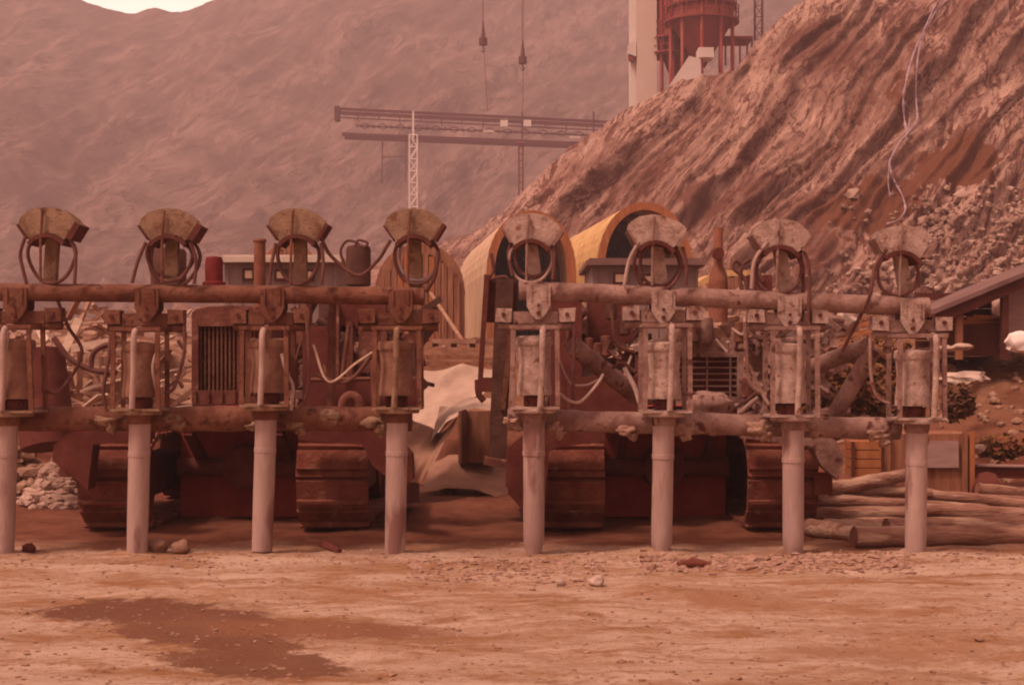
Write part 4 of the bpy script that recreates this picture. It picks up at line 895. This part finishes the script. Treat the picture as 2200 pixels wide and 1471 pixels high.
# ================================================================== YARD THINGS
def cloth(name, label, pts_top, pts_bot, m, amp, seed, Ya, Yb):
    n, k_ = 34, 22; rows_ = []
    for i in range(k_+1):
        f_ = i/k_; row = []
        for j in range(n+1):
            a = interp([(q/(len(pts_top)-1), p[0]) for q, p in enumerate(pts_top)], j/n); b_ = interp([(q/(len(pts_top)-1), p[1]) for q, p in enumerate(pts_top)], j/n)
            c_ = interp([(q/(len(pts_bot)-1), p[0]) for q, p in enumerate(pts_bot)], j/n); d_ = interp([(q/(len(pts_bot)-1), p[1]) for q, p in enumerate(pts_bot)], j/n)
            Yv = Yb+(Ya-Yb)*f_; p = W(a+(c_-a)*f_, b_+(d_-b_)*f_, Yv)
            p += Vector((0, -.7, .5))*amp*((1-abs(noise.noise(Vector((j/n*2.0+f_*1.4+seed, f_*1.1, seed))))*2.4)+.15*noise.noise(Vector((j/n*8, f_*6, seed)))); row.append(p)
        rows_.append(row)
    back = [[p+Vector((0,.05,-.03)) for p in r_] for r_ in rows_][::-1]
    mb = MB(); mb.grid(rows_); return tag(mb.build(name, MATS[m], ang=180), label, 'tarpaulin', 'tarpaulins over the heap between the machines')
cloth('tarpaulin', 'large cream tarpaulin draped over a heap between the two machines', [(895,806),(960,792),(1030,790),(1090,800)], [(860,1000),(905,985),(945,930),(1000,880)], 'tarp', .14, 2, 17.2, 19.5)
cloth('tarpaulin', 'upper cream fold of tarpaulin over the brown box beside the mast', [(945,880),(985,862),(1030,855),(1068,862)], [(925,955),(965,900),(1000,884),(1068,884)], 'tarp', .08, 5, 15.9, 16.6)
cloth('tarpaulin', 'crumpled brown tarpaulin lying on the ground between the machines', [(925,1000),(965,978),(1030,985),(1105,1010)], [(905,1062),(960,1052),(1020,1056),(1110,1085)], 'tarp_brown', .07, 8, 16.2, 17.2)
cloth('tarpaulin', 'dull brown tarpaulin sagging down behind the rightmost left tube', [(870,900),(905,915),(945,935),(985,900)], [(855,1040),(885,1042),(905,1035),(930,1005)], 'tarp_brown', .10, 11, 15.2, 16.2)
t = thing('wooden_box', W(1022,995,16.8), 'brown plywood box under the cream tarpaulin beside the mast', 'box')
MB().box(W(1024,938,16.8)+Vector((0,.3,0)), (.44,.6,.62)).build('panel', MATS['brown_wood'], t)
MB().box(W(997,938,16.8)+Vector((0,-.03,0)), (.06,.06,.66)).build('corner_post', MATS['dark_wood'], t)
# heap under the tarps / rubble heap / scrap timber
def heap(name, label, c, rx, ry, h, n, m, sz, seed, cat):
    rr = random.Random(seed); mb = MB()
    for i in range(n):
        a = rr.uniform(0, 6.28); q = rr.random()**.6; x = c[0]+rx*q*math.cos(a); y = c[1]+ry*q*math.sin(a); z = terr(x, y)+h*(1-q**1.3)*rr.uniform(.5, 1)
        mb.blob((x, y, z), rr.uniform(*sz), 1, .6, (1.2, 1, .7), i+seed)
    return tag(mb.build(name, MATS[m], ang=20), label, cat, kind='stuff')
p = W(120,1050,15); heap('rubble_heap', 'heap of pale broken rubble behind the leftmost tube', (p.x+.05, 15.4), .55, .6, .62, 620, 'stone_hill', (.02,.085), 5, 'rubble')
p = W(60,1000,16.5); heap('rubble_heap', 'low brown rubble mound left of the left tractor', (p.x-.6, 16.6), 1.3, .6, .7, 260, 'stone_brown', (.04,.14), 6, 'rubble')
rr = random.Random(11)
mb = MB()
for i in range(150):
    px = rr.uniform(-60, 400); py = rr.uniform(665, 900); Yq = 17.2+rr.random()*2.5-(py-665)/235*1.0; c = W(px, py, Yq)
    L = rr.uniform(.2, .9); a = Vector((rr.uniform(-1,1), rr.uniform(-.5,.5), rr.uniform(-.35,.35))).normalized()*L/2
    mb.beam(c-a, c+a, rr.uniform(.03,.10), rr.uniform(.02,.05))
tag(mb.build('scrap_timber', MATS['plank_mid'], ang=20), 'jumbled heap of brown scrap timber behind the left machine', 'scrap timber', kind='stuff')
mb = MB()
for i in range(46):
    px = rr.uniform(-60, 400); py = rr.uniform(660, 880); c = W(px, py, 16.4+rr.random()*.5)
    L = rr.uniform(.15, .6); a = Vector((rr.uniform(-1,1), rr.uniform(-.5,.5), rr.uniform(-.3,.4))).normalized()*L/2
    mb.beam(c-a, c+a, rr.uniform(.03,.08), rr.uniform(.015,.03))
tag(mb.build('timber_offcuts', MATS['plank_pale'], ang=20), 'pale sawn offcuts scattered over the scrap timber heap', 'offcuts', kind='stuff')
tag(MB().blob(W(150,820,19.5)+Vector((0,.6,-.3)), 1.2, 3, .5, (1.9,.7,.85), 6).build('earth_mound', MATS['stone_brown']), 'brown earth mound carrying the scrap timber on the left', 'earth mound')
for a, b_, lab in (((170,685),(112,812),'long pale plank leaning steeply in the scrap heap'),((85,705),(100,735),'short pale plank stub at the left of the scrap heap'),((90,758),(235,735),'pale plank lying across the scrap heap')):
    tag(MB().beam(W(*a,15.6), W(*b_,15.4), .09, .03, (0,1,0)).build('plank', MATS['plank_pale']), lab, 'plank', 'pale planks in the scrap heap')
MB_ = MB().tube([W(80,760,14.6), W(105,960,14.4)], .28, 14); tag(MB_.build('steel_drum', MATS['tractor_dark']), 'dark leaning steel drum right of the leftmost vibrator', 'drum')
t = thing('loose_hose', W(120,800,14.2), 'dark bent hose lying over the scrap timber', 'hose')
MB().tube(bez([W(115,725,14.2), W(150,770,14.2), W(200,795,14.2), W(250,800,14.2)], 8), .03, 8).build('hose', MATS['hose'], t)
MB().tube(bez([W(195,800,14.2), W(200,760,14.2), W(225,742,14.2), W(250,740,14.2)], 8), .028, 8).build('hose', MATS['hose'], t)
# leaning pole, pallet, boards near the boarded shelter
tag(MB().tube([W(925,630,30), W(998,738,27)], .04, 8).build('pole', MATS['plank_mid']), 'thin pale pole leaning against the boarded shelter', 'pole')
t = thing('pallet', W(970,760,24), 'wooden pallet standing on the terrace below the boarded shelter', 'pallet')
for k in range(2): MB().box(W(975,733+k*18,24)+Vector((0,.02*k,0)), (.75,.12,.075)).build('board', MATS['plank_mid'], t)
for px in (935,975,1015): MB().box(W(px,742,24)+Vector((0,.05,0)), (.1,.1,.09)).build('block', MATS['dark_wood'], t)
for i,(a,b_) in enumerate((((900,766),(1040,768)),((905,780),(1045,783)))):
    tag(MB().beam(W(*a,21), W(*b_,21), .2, .06).build('board', MATS['brown_wood']), ['upper brown board lying on the terrace edge between the machines','lower brown board lying on the terrace edge between the machines'][i], 'board', 'boards on the terrace edge')
# right of the first vibrator: buckets, cloth, small tarp
t = thing('bucket', W(1300,760,17), 'small blue-grey bucket behind the sloping brace pipe', 'bucket')
MB().lathe([(.13,-.14),(.16,.14),(.15,.14),(.12,-.12)], W(1296,752,17), 18).build('pail', MATS['blue_grey'], t)
tag(MB().blob(W(1293,716,17.4), .1, 3, .3, (1.4,1,.5), 2).build('red_bundle', MATS['red_cloth']), 'small bright red cloth bundle above the blue-grey bucket', 'bundle')
cloth('tarpaulin', 'small cream tarpaulin tent just left of the second right tube', [(1318,745),(1345,732),(1372,726),(1392,722)], [(1306,768),(1335,762),(1370,752),(1392,746)], 'tarp', .03, 3, 15.4, 16)
tag(MB().box(W(1350,795,16.2), (.5,.5,.3)).build('crate', MATS['dark_wood']), 'dark crate below the small cream tarpaulin tent', 'crate')
for i, (px, py, r_) in enumerate(((1240,800,.16),(1345,715,.12),(1500,705,.2),(1540,700,.16),(1640,690,.18),(1765,700,.2),(1790,690,.16))):
    Yq = 20; tag(MB().blob(W(px,py,Yq), r_*1.6, 2, .5, (1.3,1,.9), i).build('boulder', MATS['stone_pale' if i>4 else 'stone_brown']), ['brown boulder behind the sloping brace pipe','brown boulder above the small tarpaulin tent','brown boulder above the rounded tractor hood','brown boulder left of the exhaust base','brown boulder below the top beam near the hydraulic hoses','pale boulder seen under the top beam right of the third vibrator','pale boulder beside the plank stack under the top beam'][i], 'boulder')

# crates and panels on the right
t = thing('orange_crate', W(1855,1020,14.5), 'small orange slatted crate behind the log pile', 'crate')
for k in range(4): MB().box(W(1855,955+k*19,14.5), (.31,.3,.082)).build('slat', MATS['orange_wood'], t)
for px in (1824,1888): MB().box(W(px,984,14.5)+Vector((0,-.165,0)), (.03,.025,.36)).build('corner_post', MATS['dark_wood'], t)
t = thing('plywood_box', W(2000,1060,14.8), 'large brown plywood box standing behind the log pile', 'box')
Yb_ = 14.8
MB().box(W(1990,995,Yb_)+Vector((0,.4,0)), (1.03,.8,.62)).build('panel', MATS['brown_wood'], t)
MB().box(W(2010,975,Yb_)+Vector((0,-.03,0)), (.46,.03,.28)).build('face_panel', MATS['shed_grey'], t)
for px in (1895,1905,2070,2085): MB().box(W(px,995,Yb_)+Vector((0,-.04,0)), (.045,.05,.66)).build('batten', MATS['orange_wood' if px>2080 else 'brown_wood'], t)
t = thing('steel_girder', W(2160,1030,15), 'dark steel girder lying behind the log pile at the right edge', 'girder')
MB().beam(W(2096,999,15), W(2330,1003,15), .12, .02).build('flange', MATS['shed_grey'], t)
MB().beam(W(2096,1014,15), W(2330,1018,15), .03, .12).build('web', MATS['tractor_dark'], t)
tag(MB().blob(W(2120,1045,14.6), .13, 2, .6, (1.2,1,1.1), 4).build('stump', MATS['tractor_dark']), 'dark stump beside the large plywood box', 'stump')
# log pile
logs = [ # (a, b, Ya, Yb, r, label)
 ((1835,1185),(2330,1186),11.75,11.9,.082,'thick front log lying lowest along the ground with its dark butt left'),
 ((1905,1135),(2330,1122),12.1,12.4,.078,'log with a round dark sawn end facing left beside the rightmost tube'),
 ((1735,1166),(1850,1170),12.5,12.0,.072,'short visible log along the ground right of the third tube'),
 ((1770,1130),(1915,1145),12.6,12.7,.062,'pale log just above the ground log right of the third tube'),
 ((1735,1105),(1950,1100),12.9,13.0,.062,'brown log in the middle of the pile left of the rightmost tube'),
 ((1745,1072),(2120,1095),13.1,13.2,.056,'long log sloping gently down to the right across the pile'),
 ((1750,1042),(2000,1062),13.3,13.4,.055,'upper brown log sloping down to the right'),
 ((1775,1052),(1945,1020),13.1,13.4,.062,'topmost pale log rising to the right'),
 ((1960,1095),(2330,1110),12.9,13.0,.06,'pale log behind the rightmost tube running to the right edge'),
 ((1985,1062),(2330,1096),13.5,13.6,.055,'bark-brown log sloping down to the right edge'),
 ((2100,1050),(2330,1070),13.9,14.0,.055,'pale log at the upper right of the pile by the edge'),
 ((1975,1155),(2330,1158),12.5,12.6,.065,'log lying between the two thick front logs'),
 ((1750,1150),(1990,1152),12.9,12.9,.055,'thin orange-brown log in the gap above the ground log'),
]
logs += [((1760,1122),(2330,1128),13.2,13.3,.06,'dim log deep in the pile between the upper and middle logs'),
 ((1740,1060),(2330,1082),13.8,13.9,.058,'long dim log behind the upper pile reaching the right edge'),
 ((2040,1140),(2330,1136),12.8,12.9,.06,'brown log behind the round-ended log near the right edge')]
for a, b_, Ya, Yb2, r_, lab in logs:
    r_ *= 1.12
    A, B = W(*a,Ya), W(*b_,Yb2); A.z = max(A.z, r_*.8); B.z = max(B.z, r_*.8)
    n = 22; pts = [A.lerp(B, i/n)+Vector((0, .012*noise.noise(Vector((i*.4, r_*99, Ya))), .012*noise.noise(Vector((i*.35, Ya*3, 2))))) for i in range(n+1)]
    t = thing('log', A, 'Log pile: '+lab if False else lab, 'log', 'logs in the pile at the right')
    MB().tube(pts, [r_*(1-.12*i/n) for i in range(n+1)], 18, wob=.09, caps=False).build('bark', MATS['log_bark'], t)
    d = (pts[1]-pts[0]).normalized(); MB().tube([pts[0]-d*.002, pts[0]+d*.01], r_*.97, 16).build('sawn_end', MATS['log_end'], t)
    d2 = (pts[-1]-pts[-2]).normalized(); MB().tube([pts[-1]-d2*.01, pts[-1]+d2*.002], r_*.84, 16).build('sawn_end', MATS['log_end'], t)
# bushes
def bush(label, px, py, Y, rx, rz, n, m, seed):
    rr = random.Random(seed); c = W(px, py, Y); t = thing('bush', c-Vector((0,0,rz)), label, 'bush'); mb = MB()
    for i in range(n):
        d = Vector((rr.gauss(0,1), rr.gauss(0,1), rr.gauss(0,1))).normalized()*rr.random()**.45
        k = 1+.35*noise.noise(d*2+Vector((seed,0,0)))
        p = c+Vector((d.x*rx*k, d.y*rx*.7*k, d.z*rz*k)); s_ = rr.uniform(.03,.075)
        u_ = Vector((rr.uniform(-1,1), rr.uniform(-1,1), rr.uniform(-.6,.6))).normalized()*s_; v_ = u_.orthogonal().normalized()*s_*.5
        mb.add([p-u_, p+v_, p+u_, p-v_], [(0,1,2,3)])
    mb.build('foliage', MATS[m], t)
    mb = MB()
    for k in range(6): a = c-Vector((rr.uniform(-.1,.1),0,rz)); mb.tube([a, a.lerp(c+Vector((rr.uniform(-rx,rx)*.6,0,rz*.5)), 1)], .012, 5)
    mb.build('stem', MATS['stem'], t)
bush('reddish-brown leafy bush between the right brace pipes', 1800, 830, 16.8, .62, .42, 2600, 'leaf', 1)
bush('brown leafy bush behind the steep brace pipe, left of the rightmost cage', 1890, 810, 17.2, .5, .5, 2200, 'leaf', 2)
bush('small dark bush on the bank right of the rightmost cage', 2056, 862, 16.2, .20, .20, 900, 'leaf_dark', 3)
bush('low brown bush on the bank above the girder', 2150, 960, 16.6, .35, .14, 900, 'leaf', 4)
bush('low bush at the bank foot right of the steep brace pipe', 1775, 900, 16.6, .35, .25, 1000, 'leaf', 6)
# bank stones
tag(MB().blob(W(2068,815,17.6), .23, 3, .5, (1.35,.8,.42), 14).build('pale_slab', MATS['stone_pale']), 'bright pale flat rock on the bank above the small dark bush', 'rock')
tag(MB().blob(W(2105,962,16.4), .06, 2, .5, (1.2,1,1), 5).build('white_stone', MATS['stone_pale']), 'small white stone on the bank right of the plywood box', 'stone')
rr = random.Random(21); mb = MB()
for i in range(700):
    px = rr.uniform(1700, 2260) if i % 3 else rr.uniform(-60, 1700); Yq = rr.uniform(16.2, 24); x = X(px, Yq); mb.blob((x, Yq, terr(x, Yq)+.01), rr.uniform(.015,.07)*(1.6 if rr.random()<.08 else 1), 1, .6, (1.2,1,.7), i)
tag(mb.build('bank_stones', MATS['stone_brown'], ang=20), 'stones scattered over the earth bank behind the machines', 'stones', kind='stuff')
# ground litter in front
rr = random.Random(31)
def scatter(name, label, n, xr, yr, sz, m, seed, clus=None):
    q = random.Random(seed); mb = MB()
    for i in range(n):
        px = q.uniform(*xr); py = q.uniform(*yr) if not clus else q.gauss(*clus); D = F*CH/(py-HZ); x = X(px, D)
        s_ = q.uniform(*sz)*(1.8 if q.random() < .06 else 1)
        mb.blob((x, D, terr(x, D)+s_*.15), s_, 1, .6, (1.4, 1, .5), i+seed)
    return tag(mb.build(name, MATS[m], ang=20), label, 'gravel', kind='stuff')
scatter('gravel', 'brown pebbles and clods scattered over the sandy ground', 1500, (-40,2240), (1180,1470), (.003,.013), 'stone_brown', 41)
scatter('pale_gravel', 'pale chips and pebbles on the sandy ground', 260, (-40,2240), (1185,1470), (.004,.010), 'mud_clod', 42)
scatter('chippings', 'pale chippings strewn where the right machine stands', 420, (880,1300), (1,2), (.006,.024), 'mud_clod', 43, (1222,16))
scatter('fine_spoil', 'fine loose spoil along the line of tube feet', 900, (-20,2230), (1,2), (.004,.016), 'mud_clod', 47, (1203,12))
scatter('spoil_clods', 'clods of pale spoil ridged in front of the right machine', 520, (1380,1960), (1,2), (.010,.035), 'mud_clod', 44, (1210,9))
for px, py, r_, lab, m in ((338,1172,.07,'rounded pale stone right of the second tube foot','stone_brown'),(388,1172,.065,'rounded tan stone beside the stone at the second tube foot','stone_brown'),
                    (62,1172,.05,'small dark clod right of the leftmost tube foot','tractor_dark'),(1283,1243,.045,'small pale stone below the second right tube','stone_pale'),(1205,1243,.03,'tiny white stone below the first right tube','stone_pale'),(1400,1210,.035,'brown clod beside the second right tube foot','stone_brown')):
    D = F*CH/(py+14-HZ); tag(MB().blob((X(px,D), D, r_*.6), r_, 3, .35, (1.1,1,.95), px).build('stone', MATS[m], ang=60), lab, 'stone')
D = F*CH/(1188-HZ); tag(MB().tube([(X(684,D), D+.2, .05), (X(706,D), D+.08, .045), (X(733,D), D-.1, .03)], [.025,.03,.02], 10, wob=.4).build('stick', MATS['tractor_dark']), 'short dark stick lying between the third and fourth tubes', 'stick')
D = F*CH/(1218-HZ); tag(MB().tube([(X(1455,D), D, .02), (X(1490,D), D+.02, .035), (X(1528,D), D, .02)], [.02,.034,.02], 10, wob=.5).build('clod', MATS['track_mud']), 'long dark clod lying in front of the right machine', 'clod')
tag(MB().tube([W(915,1128,13.4)+Vector((0,0,0)), W(985,1145,12.7)], .008, 6).build('wire', MATS['hose_pale']), 'thin pale wire lying on the mud between the machines', 'wire')

# ================================================================== HAZE
hm = bpy.data.materials.new('haze'); hm.use_nodes = True; t_ = hm.node_tree; t_.nodes.clear()
pv = t_.nodes.new('ShaderNodeVolumePrincipled'); pv.inputs['Color'].default_value = (1, .80, .87, 1); pv.inputs['Density'].default_value = .0018
pv.inputs['Anisotropy'].default_value = .1
oo = t_.nodes.new('ShaderNodeOutputMaterial'); t_.links.new(pv.outputs[0], oo.inputs['Volume'])
mb = MB(); mb.box((0, 310, 106), (1700, 800, 218)); tag(mb.build('haze', hm), kind='stuff')
bpy.data.objects['haze']['label'] = 'thin pinkish haze filling the valley'; bpy.data.objects['haze']['category'] = 'haze'
